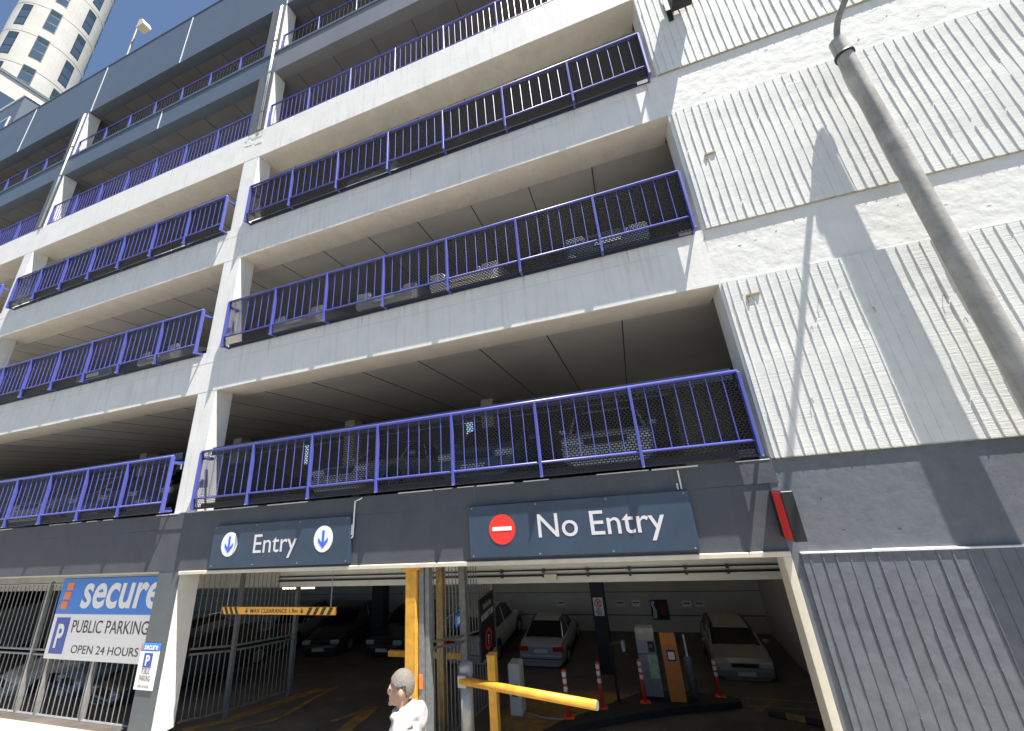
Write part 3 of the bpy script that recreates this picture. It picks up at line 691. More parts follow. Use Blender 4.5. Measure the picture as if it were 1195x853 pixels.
# small sign on the column
s = thing('small_parking_sign', 'small secure public parking sign fixed to the grey column', 'sign', (X(-1.6), D, Z(-.45)))
a0, a1, c0, c1 = X(-1.654), X(-1.566), Z(-.511), Z(-.385); yy = D - .016
panel_box(a0, a1, yy, D + .003, c0, c1 - .12, 'lower_panel', m_wsign, s); panel_box(a0, a1, yy - .001, D + .003, c1 - .119, c1, 'upper_panel', m_sblue, s)
cx = (a0 + a1) / 2
P(text_mb('secure', (cx + .03, yy - .002, c1 - .06), UX, UZ, .38, .075, bold=.03, shear=.1, th=.003), 'lettering', m_wsign, s)
mb = MB()
for i in range(3): mb.box(a0 + .03, a0 + .065, yy - .006, yy - .002, c1 - .10 + i * .03, c1 - .078 + i * .03)
P(mb, 'orange_bar', m_sorange, s)
mb = MB(); mb.box(cx - .12, cx + .11, yy - .004, yy, c1 - .38, c1 - .15); P(mb, 'blue_square', m_pblue, s)
P(text_mb('P', (cx, yy - .005, c1 - .265), UX, UZ, .11, .17, bold=.03, th=.003), 'lettering', m_wsign, s)
P(text_mb('PUBLIC\nPARKING', (cx, yy, c0 + .24), UX, UZ, .30, .20, th=.003), 'lettering', m_tblack, s)
P(text_mb('OPEN 24 HOURS', (cx, yy, c0 + .06), UX, UZ, .30, .045, th=.003), 'lettering', m_tblack, s)
# clearance bar on chains
bz, by = 1.76, 6.3
s = thing('clearance_bar', 'yellow and black striped MAX CLEARANCE bar hung across the entry', 'sign', (-6.95, by, bz))
mb = MB(); mb.box(-8.34, -5.54, by, by + .03, bz, bz + .125, bev=.004); P(mb, 'board', mat('clearance_orange', (.75, .36, .03), .5), s)
for x0_, x1_ in ((-8.32, -7.80), (-6.20, -5.58)):
    n = 4; wd = (x1_ - x0_) / (2 * n)
    for i in range(n):
        a = x0_ + i * 2 * wd; mb = MB(); sg = 1 if x0_ > -7 else -1
        q = [(a, bz + .004), (a + wd, bz + .004), (a + wd + sg * .07, bz + .121), (a + sg * .07, bz + .121)]
        mb.prism([(max(-8.33, min(-5.55, u)), v) for u, v in q], 'y', by - .003, by); P(mb, 'black_stripe', m_black, s)
P(text_mb('MAX CLEARANCE 1.9m', (-6.98, by, bz + .063), UX, UZ, 1.16, .07, bold=.012, th=.003), 'lettering', m_tblack, s)
for ax in (-7.66, -6.30): P(arrow(ax, by - .003, bz + .063, .09), 'arrow', m_tblack, s)
for x in (-8.2, -5.66):
    mb = MB(); z = bz + .125
    while z < Z(-.173) - .03:
        mb.tube([(x - .012, by + .015, z), (x, by + .015, z + .03), (x + .012, by + .015, z), ], .004, 5, cap=False); mb.tube([(x, by + .015, z + .01), (x, by + .015, z + .045)], .005, 5); z += .04
    P(mb, 'chain', m_galv, s)
# no right turn sign on the dark pillar
s = thing('no_right_turn_sign', 'white NO RIGHT TURN sign with red ring on the dark pillar', 'sign', (-1.75, 13.29, .9))
py = 13.28; kk = py / 10.5
px0, px1, pz0, pz1 = -1.87, -1.57, CZ - (3.65 - .54) * kk, CZ - (3.65 - .93) * kk
panel_box(px0, px1, py, py + .02, pz0, pz1, 'panel', m_wsign, s); pcx = (px0 + px1) / 2
mb = MB(); n = 24; cz_ = pz1 - .15
for k in range(n):
    a, b = 2 * math.pi * k / n, 2 * math.pi * (k + 1) / n
    mb.add([(pcx + r * math.cos(q), py - .003, cz_ + r * math.sin(q)) for q, r in ((a, .085), (b, .085), (b, .115), (a, .115))], [(0, 1, 2, 3)])
mb.prism([(pcx - .075, cz_ + .065), (pcx - .055, cz_ + .085), (pcx + .075, cz_ - .065), (pcx + .055, cz_ - .085)], 'y', py - .004, py - .002)
P(mb, 'red_ring', m_sred, s)
mb = MB(); mb.box(pcx - .03, pcx - .01, py - .0025, py - .001, cz_ - .07, cz_ + .04); mb.box(pcx - .03, pcx + .03, py - .0025, py - .001, cz_ + .02, cz_ + .04); mb.prism([(pcx + .03, cz_), (pcx + .07, cz_ + .03), (pcx + .03, cz_ + .06)], 'y', py - .0025, py - .001)
P(mb, 'turn_arrow', m_tblack, s)
P(text_mb('NO\nRIGHT\nTURN', (pcx, py, pz0 + .12), UX, UZ, .2, .19, bold=.02, th=.003), 'lettering', m_tblack, s)
# small plates on the rear wall
for i, (x, wd, ht, zc, m1, lab) in enumerate([(-1.35, .35, .22, -1.0, m_gceil, 'grey plate on the rear wall left of the ticket machine'), (-.75, .30, .20, -1.0, m_wsign, 'white plate on the rear wall just left of the poster'),
        (1.1, .32, .2, -1.02, m_wsign, 'white plate on the rear wall left of the hatchback'), (1.55, .34, .2, -1.02, m_gceil, 'grey plate on the rear wall above the hatchback'),
        (4.05, .4, .22, -1.02, m_gceil, 'grey plate on the rear wall near the door jamb'), (-3.75, .35, .2, -1.0, m_gceil, 'grey plate on the rear wall above the silver sedan'), (-6.2, .35, .2, -1.0, m_gceil, 'grey plate on the rear wall left of the silver sedan')]):
    s = thing('bay_sign', lab, 'sign', (x, 17.18, zc), 'bay plates along the rear wall')
    mb = MB(); mb.box(x - wd / 2, x + wd / 2, 17.165, 17.188, zc - ht / 2, zc + ht / 2); P(mb, 'plate', m1, s)
    mb = MB(); mb.box(x - wd * .38, x + wd * .38, 17.160, 17.164, zc + .0, zc + .05); P(mb, 'dark_band', m_clad, s)
s = thing('wall_poster', 'dark poster with a pale blue figure on the rear wall', 'poster', (.0, 17.17, -1.1))
mb = MB(); mb.box(-.22, .42, 17.165, 17.188, -1.55, -.88); P(mb, 'sheet', m_pillar, s)
mb = MB(); mb.prism([(-.18, -1.5), (-.05, -1.5), (-.02, -1.25), (-.10, -1.05), (-.04, -.95), (-.14, -.90), (-.2, -1.0), (-.15, -1.2)], 'y', 17.158, 17.164); P(mb, 'figure', mat('pale_blue_print', (.5, .7, .8), .4), s)
mb = MB(); mb.box(.08, .34, 17.158, 17.164, -1.4, -1.0); P(mb, 'red_block', mat('faded_red_print', (.16, .03, .025), .6), s)

# ------------------------------------------------------------------ grey fences and gates
def bar_fence(name, label, x_or_y, fixed, a0, a1, zbot, zmid, ztop, post_at, gap=.118, posttop=None, m=m_galv, low_only=()):
    t = thing(name, label, 'fence', (a0 if x_or_y == 'x' else fixed, fixed if x_or_y == 'x' else a0, 0), 'grey steel bar fences at street level')
    def pt(a, z): return (a, fixed, z) if x_or_y == 'x' else (fixed, a, z)
    def zz(f, a): return f(a) if callable(f) else f
    for nm, f, r in (('bottom_rail', zbot, .022), ('lower_middle_rail', lambda a: zz(zmid, a) - .09, .02), ('upper_middle_rail', zmid, .02), ('top_rail', ztop, .02)):
        mb = MB(); n = 6; mb.tube([pt(a0 + (a1 - a0) * i / n, zz(f, a0 + (a1 - a0) * i / n)) for i in range(n + 1)], r, 6); P(mb, nm, m, t)
    for a, w_, lo, hi in post_at:
        mb = MB(); z0 = zz(zbot, a) - .16 if lo else zz(zmid, a); z1 = zz(ztop, a) + .04 if hi else zz(zmid, a)
        if x_or_y == 'x': mb.box(a - w_, a + w_, fixed - w_, fixed + w_, z0, z1)
        else: mb.box(fixed - w_, fixed + w_, a - w_, a + w_, z0, z1)
        P(mb, 'post', m, t)
    for nm, f0, f1 in (('lower_bars', zbot, lambda a: zz(zmid, a) - .09), ('upper_bars', zmid, ztop)):
        mb = MB(); a = a0 + gap * .5
        while a < a1:
            mb.tube([pt(a, zz(f0, a)), pt(a, zz(f1, a))], .009, 6, cap=False); a += gap
        P(mb, nm, m, t)
    return t
yf_ = D + .36; kf = yf_ / D
zt_ = CZ - .203 * D * kf; zmd = CZ - .418 * D * kf; zbt = CZ - .607 * D * kf
bar_fence('bar_fence', 'grey bar fence under the large parking sign, left of the column', 'x', yf_, X(-3.42) * 1, X(-1.70), zbt, zmd, zt_,
          [(X(-1.876) * kf, .035, 1, 0), (X(-2.127) * kf, .035, 1, 0), (X(-2.19) * kf - .32, .035, 1, 1), (X(-2.62) * kf, .035, 1, 1), (X(-3.0) * kf, .035, 1, 0)], gap=.175)
bar_fence('bar_fence', 'grey bar fence at the far left of the ground floor', 'x', yf_, X(-5.30), X(-3.54), zbt, zmd, zt_, [(X(-4), .035, 1, 1), (X(-4.5), .035, 1, 1)], gap=.175)
fz = lambda h: (lambda a: floor_z(a) + h)
bar_fence('lane_fence', 'grey bar fence running back along the left side of the entry lane', 'y', -8.95, 6.25, 8.8, fz(.14), fz(1.30), lambda a: 2.1 if a > 8.1 else 2.58, [(7.17, .035, 1, 1), (8.77, .045, 1, 1)], gap=.115, m=m_galvd)
bar_fence('lane_fence', 'grey gate of steel bars with black sign between entry and exit lanes', 'y', -3.56, 6.12, 9.05, fz(.25), fz(1.55), lambda a: 2.58 if a < 8.15 else 1.70, [(6.16, .05, 1, 1), (7.5, .06, 1, 1), (9.0, .045, 1, 1)], gap=.14, m=m_galvd)
s = thing('no_right_turn_board', 'black upright board reading Vehicles NO RIGHT TURN on the gate', 'sign', (-3.5, 8.55, .8))
mb = MB(); mb.box(-3.53, -3.50, 8.12, 8.92, .42, 1.50); P(mb, 'board', m_black, s)
P(text_mb('Vehicles', (-3.497, 8.52, 1.34), UY, UZ, .50, .12, th=.003), 'lettering', m_tgrey, s)
P(text_mb('NO RIGHT TURN', (-3.497, 8.52, 1.15), UY, UZ, .68, .12, bold=.02, th=.003), 'lettering', m_wsign, s)
mb = MB()
for k in range(24):
    a, b = 2 * math.pi * k / 24, 2 * math.pi * (k + 1) / 24
    mb.add([(-3.494, 8.52 + r * math.cos(q), .70 + r * math.sin(q)) for q, r in ((a, .14), (b, .14), (b, .19), (a, .19))], [(0, 1, 2, 3)])
P(mb, 'red_ring', m_sred, s)
mb = MB(); mb.add([(-3.494, 8.52 + u, .70 + v) for u, v in ((-.03, -.1), (.0, -.1), (.0, .03), (.04, .03), (.04, .07), (-.03, .07))], [(0, 1, 2, 3, 4, 5)]); P(mb, 'turn_arrow', m_wsign, s)
s = thing('blue_notice', 'small blue and white notice wired to the gate bars', 'sign', (-3.5, 7.2, 1.3))
mb = MB(); mb.box(-3.525, -3.50, 7.05, 7.20, 1.36, 1.56); P(mb, 'plate', m_sblue, s)
mb = MB(); mb.box(-3.498, -3.494, 7.07, 7.18, 1.40, 1.51); P(mb, 'white_patch', m_wsign, s)
mb = MB(); mb.tube([(-3.51, 6.5, 1.62), (-3.51, 7.3, 1.60)], .006, 5); P(mb, 'wire', m_galv, s)

# steel posts by the gate
s = thing('yellow_gate_post', 'tall yellow square post holding the lintel between the lanes', 'post', (-3.66, 5.95, 0))
mb = MB(); mb.box(-3.80, -3.60, 5.84, 6.04, -.02, Z(-.173) - .066, bev=.015); P(mb, 'shaft', m_yellow, s)
mb = MB(); mb.box(-3.86, -3.50, 5.80, 6.08, Z(-.173) - .10, Z(-.173) - .067); P(mb, 'cap_plate', m_yellow, s)
s = thing('grey_gate_post', 'tall grey channel post beside the yellow post', 'post', (-3.5, 6.0, 0))
mb = MB(); mb.box(-3.585, -3.50, 5.90, 6.08, -.02, Z(-.173) - .066); mb.box(-3.49, -3.42, 5.93, 6.05, -.02, Z(-.173) - .066); mb.box(-3.50, -3.49, 5.97, 6.0, -.02, Z(-.173) - .066); P(mb, 'channel', m_galvd, s)
mb = MB(); mb.box(-3.575, -3.52, 5.885, 5.899, .95, 1.12); P(mb, 'lock', m_sorange, s)
s = thing('yellow_slotted_post', 'narrow rusty yellow post behind the grey gate bars', 'post', (-3.9, 7.3, -.4))
mb = MB(); mb.box(-4.00, -3.86, 7.2, 7.32, -.45, 2.58); P(mb, 'shaft', m_ypaint, s)
s = thing('yellow_barrier', 'yellow horizontal barrier rail crossing behind the gate', 'barrier', (-5.2, 8.2, .5))
mb = MB(); mb.box(-5.75, -4.0, 8.20, 8.28, .42, .53, bev=.01); P(mb, 'rail', m_yellow, s)
mb = MB(); mb.box(-4.0, -3.88, 8.17, 8.31, floor_z(8.2), .58); P(mb, 'post', m_yellow, s)
# swing pipe barrier on steel bollard
s = thing('swing_barrier', 'round grey steel bollard carrying a yellow swing pipe barrier', 'barrier', (-2.83, 6.0, 0))
bx, byy = -2.97, 6.25
mb = MB(); mb.tube([(bx, byy, -.03), (bx, byy, 1.0)], .098, 20); P(mb, 'bollard', m_galv, s, smooth=True)
mb = MB(); mb.tube([(bx, byy, 1.0), (bx, byy, 1.02), (bx, byy, 1.12), (bx, byy, 1.16), (bx, byy, 1.18)], [.10, .112, .112, .09, .03], 20); P(mb, 'collar', m_galv, s, smooth=True)
a = Vector((bx - .03, byy - .13, .985)); b = Vector((-.93, 5.72, .985))
mb = MB(); mb.tube([a, b], .052, 16); P(mb, 'arm', m_yellow, s, smooth=True)
mb = MB(); mb.tube([b, b + (b - a).normalized() * .012], .050, 16); P(mb, 'arm_end', m_galv, s)
mb = MB(); mb.box(bx - .07, bx + .07, byy - .17, byy - .06, .90, 1.06, bev=.01); P(mb, 'hinge', m_galv, s)
s = thing('yellow_post', 'short yellow square post behind the grey steel bollard', 'post', (-2.6, 6.4, 0))
mb = MB(); mb.box(-2.66, -2.53, 6.35, 6.47, -.2, 1.21, bev=.008); P(mb, 'shaft', m_yellow, s)
mb = MB(); mb.box(-2.665, -2.525, 6.345, 6.475, 1.21, 1.225); P(mb, 'cap', m_yellow, s)
s = thing('control_cabinet', 'pale grey control cabinet standing behind the yellow post', 'cabinet', (-3.1, 8.9, -.7))
mb = MB(); mb.box(-3.22, -2.96, 8.8, 9.1, floor_z(8.8) - .02, .15, bev=.02); P(mb, 'case', m_gceil, s)
mb = MB(); mb.box(-3.15, -3.03, 8.79, 8.80, -.4, -.2); P(mb, 'panel', m_trim, s)
s = thing('hose', 'pale hose lying across the yellow painted floor', 'hose', (-3, 9, -.8))
mb = MB(); pts = [(-3.1, 9.05), (-2.5, 8.75), (-2.0, 8.75), (-1.4, 9.55), (-.7, 10.1), (-.4, 10.3)]
mb.tube([(x, y, floor_z(y) + .02) for x, y in pts], .014, 6); P(mb, 'tube', m_galv, s)

# ------------------------------------------------------------------ kerb island with machines and bollards
def island(pts_front, pts_back, z_h, name, label, m):
    mb = MB(); n = len(pts_front); vs = []
    for (x, y) in pts_front: vs += [(x, y, floor_z(y) - .03), (x, y, floor_z(y) + z_h)]
    for (x, y) in pts_back: vs += [(x, y, floor_z(y) + z_h), (x, y, floor_z(y) - .03)]
    for i in range(n - 1):
        a, b = 2 * i, 2 * (i + 1); c, d = 2 * n + 2 * i, 2 * n + 2 * (i + 1)
        mb.add([vs[a], vs[b], vs[b + 1], vs[a + 1]], [(0, 1, 2, 3)]); mb.add([vs[a + 1], vs[b + 1], vs[d], vs[c]], [(0, 1, 2, 3)]); mb.add([vs[c], vs[d], vs[d + 1], vs[c + 1]], [(0, 1, 2, 3)])
    mb.add([vs[0], vs[1], vs[2 * n], vs[2 * n + 1]], [(0, 1, 2, 3)]); mb.add([vs[2 * n - 2], vs[2 * n - 1], vs[4 * n - 2], vs[4 * n - 1]], [(0, 1, 2, 3)])
    return tag(P(mb, name, m), label, 'kerb')
island([(-2.3, 7.3), (-1.75, 8.2), (-1.2, 8.7), (-.5, 9.3), (.3, 9.85), (1.0, 10.2), (1.35, 10.45)], [(-2.45, 7.4), (-2.05, 8.35), (-1.55, 9.15), (-.6, 10.9), (.3, 11.1), (1.0, 11.0), (1.35, 10.75)], .12, 'kerb_island', 'dark curved traffic island under the ticket machine and bollards', m_rubber)
s = thing('wheel_stop', 'black and yellow wheel stop on the floor near the door jamb', 'kerb', (2.2, 9.8, -.95))
for i in range(4):
    a = Vector((1.75 + i * .27, 10.05 - i * .16)); mb = MB(); mb.tube([(a.x, a.y, floor_z(a.y) + .04), (a.x + .27, a.y - .16, floor_z(a.y - .16) + .04)], .06, 8); P(mb, 'segment', m_rubber if i % 2 == 0 else m_ypaint, s)
def make_bollard(x, y, h, label, lean=0):
    z0 = floor_z(y) + (.10)
    t = thing('flexible_bollard', label, 'bollard', (x, y, z0), 'orange and white flexible bollards')
    def pt(z): return (x + lean * z, y, z0 + z)
    mb = MB(); mb.tube([pt(0), pt(.03), pt(.05)], [.11, .11, .06], 16); P(mb, 'base', m_bollr, t)
    mb = MB(); mb.tube([pt(.04), pt(h * .98), pt(h)], [.043, .036, .025], 14); P(mb, 'post', m_bollr, t, smooth=True)
    for f in (.62, .78, .92)[:3]:
        mb = MB(); mb.tube([pt(h * f - .045), pt(h * f + .03)], .0415, 14, cap=False); P(mb, 'reflective_band', m_refl, t, smooth=True)
make_bollard(-1.94, 8.52, .78, 'orange flexible bollard with white bands crossed by the yellow arm', -.02)
make_bollard(-1.39, 9.25, .80, 'orange flexible bollard standing right of the yellow arm tip')
make_bollard(-.57, 9.87, .78, 'orange flexible bollard next to the grey ticket machine')
make_bollard(1.00, 10.75, .72, 'orange flexible bollard at the far end of the island before the hatchback')
# gooseneck reader post
s = thing('gooseneck_post', 'black gooseneck post with card reader between two bollards', 'post', (-1.1, 9.73, -.9))
zb = floor_z(9.73) + .1
mb = MB(); mb.tube([(-1.1, 9.73, zb), (-1.1, 9.73, zb + .04)], [.1, .1], 12); P(mb, 'base', m_black, s)
mb = MB(); mb.tube([(-1.1, 9.73, zb), (-1.12, 9.73, .12), (-1.11, 9.73, .22), (-1.04, 9.73, .25), (-.86, 9.73, .25)], .03, 8); P(mb, 'neck', m_black, s)
mb = MB(); mb.box(-.88, -.80, 9.66, 9.80, .12, .30, bev=.01); P(mb, 'reader', m_galv, s)
# ticket machine
s = thing('ticket_machine', 'grey ticket machine with sloped head and green leaflet panel', 'ticket machine', (-.32, 10.4, -1))
zb = floor_z(10.35) + .10
mb = MB(); mb.prism([(10.22, zb + .08), (10.62, zb + .08), (10.62, zb + 1.30), (10.35, zb + 1.32), (10.15, zb + 1.15), (10.15, zb + .9), (10.22, zb + .85)], 'x', -.58, -.18); P(mb, 'case', m_galv, s)
mb = MB(); mb.box(-.56, -.20, 10.24, 10.60, zb - .02, zb + .08); P(mb, 'plinth', m_black, s)
mb = MB(); mb.box(-.34, -.20, 10.13, 10.148, zb + .93, zb + 1.13); P(mb, 'slot_panel', m_black, s)
mb = MB(); mb.box(-.31, -.25, 10.122, 10.13, zb + 1.02, zb + 1.08); P(mb, 'button', m_ypaint, s)
mb = MB(); mb.box(-.38, -.19, 10.205, 10.218, zb + .42, zb + .86); P(mb, 'leaflet_panel', mat('green_white_print', (.18, .42, .12), .5, col2=(.55, .6, .55), nscale=9), s)
s = thing('pay_station', 'orange fronted pay station with small white screen', 'ticket machine', (.1, 10.3, -1))
mb = MB(); mb.prism([(10.1, zb - .02), (10.42, zb - .02), (10.42, zb + 1.22), (10.24, zb + 1.27), (10.1, zb + 1.1)], 'x', -.06, .27); P(mb, 'case', m_galvd, s)
mb = MB(); mb.prism([(10.085, zb + .0), (10.099, zb + .0), (10.099, zb + 1.10), (10.239, zb + 1.268), (10.225, zb + 1.275), (10.085, zb + 1.108)], 'x', -.055, .265); P(mb, 'orange_front', mat('orange_panel', (.62, .21, .04), .5, noise=.15, nscale=6), s)
mb = MB(); mb.box(.03, .21, 10.068, 10.084, zb + .80, zb + 1.0); P(mb, 'screen_frame', m_black, s)
mb = MB(); mb.box(.055, .185, 10.06, 10.067, zb + .83, zb + .97); P(mb, 'screen', m_refl, s)
s = thing('grey_bollard', 'short round grey bollard right of the pay station', 'bollard', (.48, 10.5, -1))
mb = MB(); mb.tube([(.46, 10.5, zb - .02), (.46, 10.5, zb + .70), (.46, 10.5, zb + .74)], [.085, .085, .05], 14); P(mb, 'post', m_galvd, s, smooth=True)
mb = MB(); mb.box(.44, .48, 10.48, 10.52, zb + .74, zb + 1.15); P(mb, 'stub', m_refl, s)

# ------------------------------------------------------------------ street pole and its arm
s = thing('street_pole', 'tall weathered round street pole in front of the ribbed wall', 'pole', (X(.743), D * .94, 0))
pxx, pyy = X(.743), D * .94; top = Z(1.095)
mb = MB(); mb.tube([(pxx, pyy, 0.0), (pxx, pyy, top - .02), (pxx, pyy, top)], [.135, .104, .104], 24, cap=False); mb.tube([(pxx, pyy, top), (pxx, pyy, top - .25)], .092, 24, cap=True); P(mb, 'shaft', m_pole, s, smooth=True)
mb = MB(); mb.tube([(pxx, pyy, top - .36), (pxx, pyy, top - .31)], .125, 24); P(mb, 'clamp', m_trim, s, smooth=True)
arm = [(pxx + .05, pyy + .04, top - .24)]
for k in range(8):
    a = k / 7 * math.pi / 2; arm.append((pxx + .055, pyy + .04 - .28 * (1 - math.cos(a)), top + .02 + .30 * math.sin(a)))
arm += [(pxx + .055, pyy - .6, top + .36), (pxx + .06, pyy - 1.4, top + .46), (pxx + .06, pyy - 2.9, top + .60)]
mb = MB(); mb.tube(arm, [.042] * 9 + [.045, .04, .035], 12); P(mb, 'arm', m_galvd, s, smooth=True)
mb = MB(); e = arm[-1]; mb.box(e[0] - .14, e[0] + .14, e[1] - .6, e[1] + .05, e[2] - .06, e[2] + .06, bev=.03); P(mb, 'lamp_head', m_galvd, s)
# dark flood light high on the ribbed wall
s = thing('flood_light', 'dark flood light bracketed high on the ribbed wall at the top edge', 'light', (X(.43), D, Z(1.62)))
mb = MB(); mb.box(X(.405), X(.47), D - .42, D - .12, Z(1.52), Z(1.62), bev=.01); P(mb, 'housing', m_trim, s)
mb = MB(); mb.tube([(X(.42), D - .02, Z(1.56)), (X(.42), D - .15, Z(1.56))], .03, 8); mb.box(X(.395), X(.41), D - .06, D - .046, Z(1.50), Z(1.62)); P(mb, 'bracket', m_trim, s)

# ------------------------------------------------------------------ buildings and lamp beyond
R0 = 2.3; tx, ty = -44.0, 9.35
t = thing('round_tower', 'round white concrete tower with tall narrow windows against the sky', 'building', (tx, ty, 0))
n = 64; z0, z1 = 0, 66
mb = MB(); mb.tube([(tx, ty, z0), (tx, ty, z1)], R0, n); P(mb, 'wall', m_tower, t, smooth=False)
st_h = 3.62
base = CZ + .8532 * 45.0
a0_ = math.atan2(-ty, -tx)   # direction from tower to the camera
def ang_pt(a, r, z): return (tx + r * math.cos(a), ty + r * math.sin(a), z)
for j in range(-3, 7):
    zz = base + 1.55 + j * st_h
    mb = MB()
    for k in range(n):
        a, b = 2 * math.pi * k / n, 2 * math.pi * (k + 1) / n
        mb.add([ang_pt(a, R0 + .004, zz), ang_pt(b, R0 + .004, zz), ang_pt(b, R0 + .004, zz + .05), ang_pt(a, R0 + .004, zz + .05)], [(0, 1, 2, 3)])
    P(mb, 'ring_joint', m_joint, t)
for c, (da, dz) in enumerate([(36, 0), (-9, .55), (-50, .1), (80, .2), (125, .2), (170, .2), (-95, .2)]):
    for j in range(-3, 7):
        ac = a0_ + R(da); zc = base + dz + j * st_h - .1; hwid = R(8.6); hh = 1.34
        def curved(hw_, h0, h1, r0, r1):
            q = MB(); m = 8
            for i in range(m + 1):
                a = ac - hw_ + 2 * hw_ * i / m
                q.v += [ang_pt(a, r0, zc + h0), ang_pt(a, r1, zc + h0), ang_pt(a, r1, zc + h1), ang_pt(a, r0, zc + h1)]
            for i in range(m):
                for k in range(4): q.f.append((i * 4 + k, i * 4 + (k + 1) % 4, i * 4 + 4 + (k + 1) % 4, i * 4 + 4 + k)); q.m.append(0)
            q.f += [(0, 1, 2, 3), (m * 4 + 3, m * 4 + 2, m * 4 + 1, m * 4)]; q.m += [0, 0]
            return q
        fr = P(curved(hwid, -hh, hh, R0 - .02, R0 + .012), 'window', m_trim, t)
        P(curved(hwid * .86, -hh + .08, .55, R0, R0 + .016), 'pane', m_glassb, fr)
        P(curved(hwid * .86, .62, hh - .08, R0, R0 + .016), 'pane', m_glass, fr)
        P(curved(hwid * .9, -.42, -.34, R0, R0 + .024), 'transom', m_trim, fr)
t = thing('white_block', 'plain white building block below the round tower', 'building', (-48, 6, 0))
mb = MB(); mb.box(-62, -40.4, 5.95, 16, 0, 36.9); P(mb, 'wall', m_tower, t)
mb = MB(); mb.box(-62.1, -40.3, 5.9, 16.1, 36.9, 37.15); P(mb, 'coping', m_clad, t)
q = MB(); q.box(-40.4, -40.36, 6.3, 8.3, 31.0, 35.2); fr = P(q, 'window', m_trim, t)
q = MB(); q.box(-40.358, -40.35, 6.4, 8.2, 31.1, 35.1); P(q, 'pane', m_glassb, fr)
q = MB(); q.box(-40.4, -40.36, 9.3, 9.9, 31.5, 33.4); fr = P(q, 'window', m_trim, t)
q = MB(); q.box(-40.358, -40.35, 9.35, 9.85, 31.6, 33.3); P(q, 'pane', m_glassb, fr)
t = thing('grey_clad_block', 'blue grey clad building at the far left beyond the roof parapet', 'building', (-36, 7, 0))
mb = MB(); mb.box(-39.8, -32.9, 7.0, 10.0, 0, 30.1); P(mb, 'wall', m_clad, t)
mb = MB(); mb.box(-39.9, -32.85, 6.96, 10.1, 30.1, 30.2); P(mb, 'coping', m_seam, t)
q = MB(); q.box(-39.2, -33.6, 6.96, 7.0, 26.5, 28.6); fr = P(q, 'window', m_seam, t)
q = MB(); q.box(-39.1, -33.7, 6.95, 6.958, 26.6, 28.5); P(q, 'pane', m_glassb, fr)
# roof top light
lx, ly = -3.183 * 6.96, 6.96
s = thing('roof_lamp', 'slim lamp post with square head on the car park roof', 'lamp', (lx, ly, Z(3.3)))
mb = MB(); mb.tube([(lx, ly, Z(3.29)), (lx, ly, 30.0)], .05, 8); P(mb, 'pole', m_galvd, s)
mb = MB(); mb.tube([(lx, ly, 29.95), (lx + .5, ly, 30.05)], .035, 8); P(mb, 'arm', m_galvd, s)
mb = MB(); mb.box(lx + .35, lx + .95, ly - .18, ly + .18, 29.42, 29.56); mb.prism([(lx + .40, 29.56), (lx + .92, 29.56), (lx + .7, 29.95), (lx + .42, 30.05)], 'y', ly - .18, ly + .18); P(mb, 'lamp_head', m_cream, s)

# ------------------------------------------------------------------ the passer-by
def skin(name, verts, edges, voxel=.012, extra=None, smooth=2):
    me = bpy.data.meshes.new(name); me.from_pydata([v[:3] for v in verts], edges, []); o = bpy.data.objects.new(name, me); COL.objects.link(o)
    md = o.modifiers.new('s', 'SKIN'); md.use_smooth_shade = True
    sv = me.skin_vertices[0].data
    for i, v in enumerate(verts):
        rr = v[3]; sv[i].radius = rr if isinstance(rr, tuple) else (rr, rr)
    sv[0].use_root = True
    sub = o.modifiers.new('u', 'SUBSURF'); sub.levels = 2; sub.render_levels = 2
    dg = bpy.context.evaluated_depsgraph_get(); m1 = bpy.data.meshes.new_from_object(o.evaluated_get(dg)); bpy.data.objects.remove(o)
    bm = bmesh.new(); bm.from_mesh(m1)
    for (c, r, sc) in (extra or []):
        mt = Matrix.Translation(c) @ Matrix.Diagonal((*sc, 1)); bmesh.ops.create_uvsphere(bm, u_segments=20, v_segments=14, radius=r, matrix=mt)
    bm.to_mesh(m1); bm.free()
    o = bpy.data.objects.new(name, m1); COL.objects.link(o)
    rm = o.modifiers.new('r', 'REMESH'); rm.mode = 'VOXEL'; rm.voxel_size = voxel; rm.use_smooth_shade = True
    sm = o.modifiers.new('m', 'SMOOTH'); sm.iterations = smooth; sm.factor = .5
    dg = bpy.context.evaluated_depsgraph_get(); m2 = bpy.data.meshes.new_from_object(o.evaluated_get(dg)); bpy.data.objects.remove(o)
    m2.polygons.foreach_set('use_smooth', [True] * len(m2.polygons)); m2.name = name
    return m2
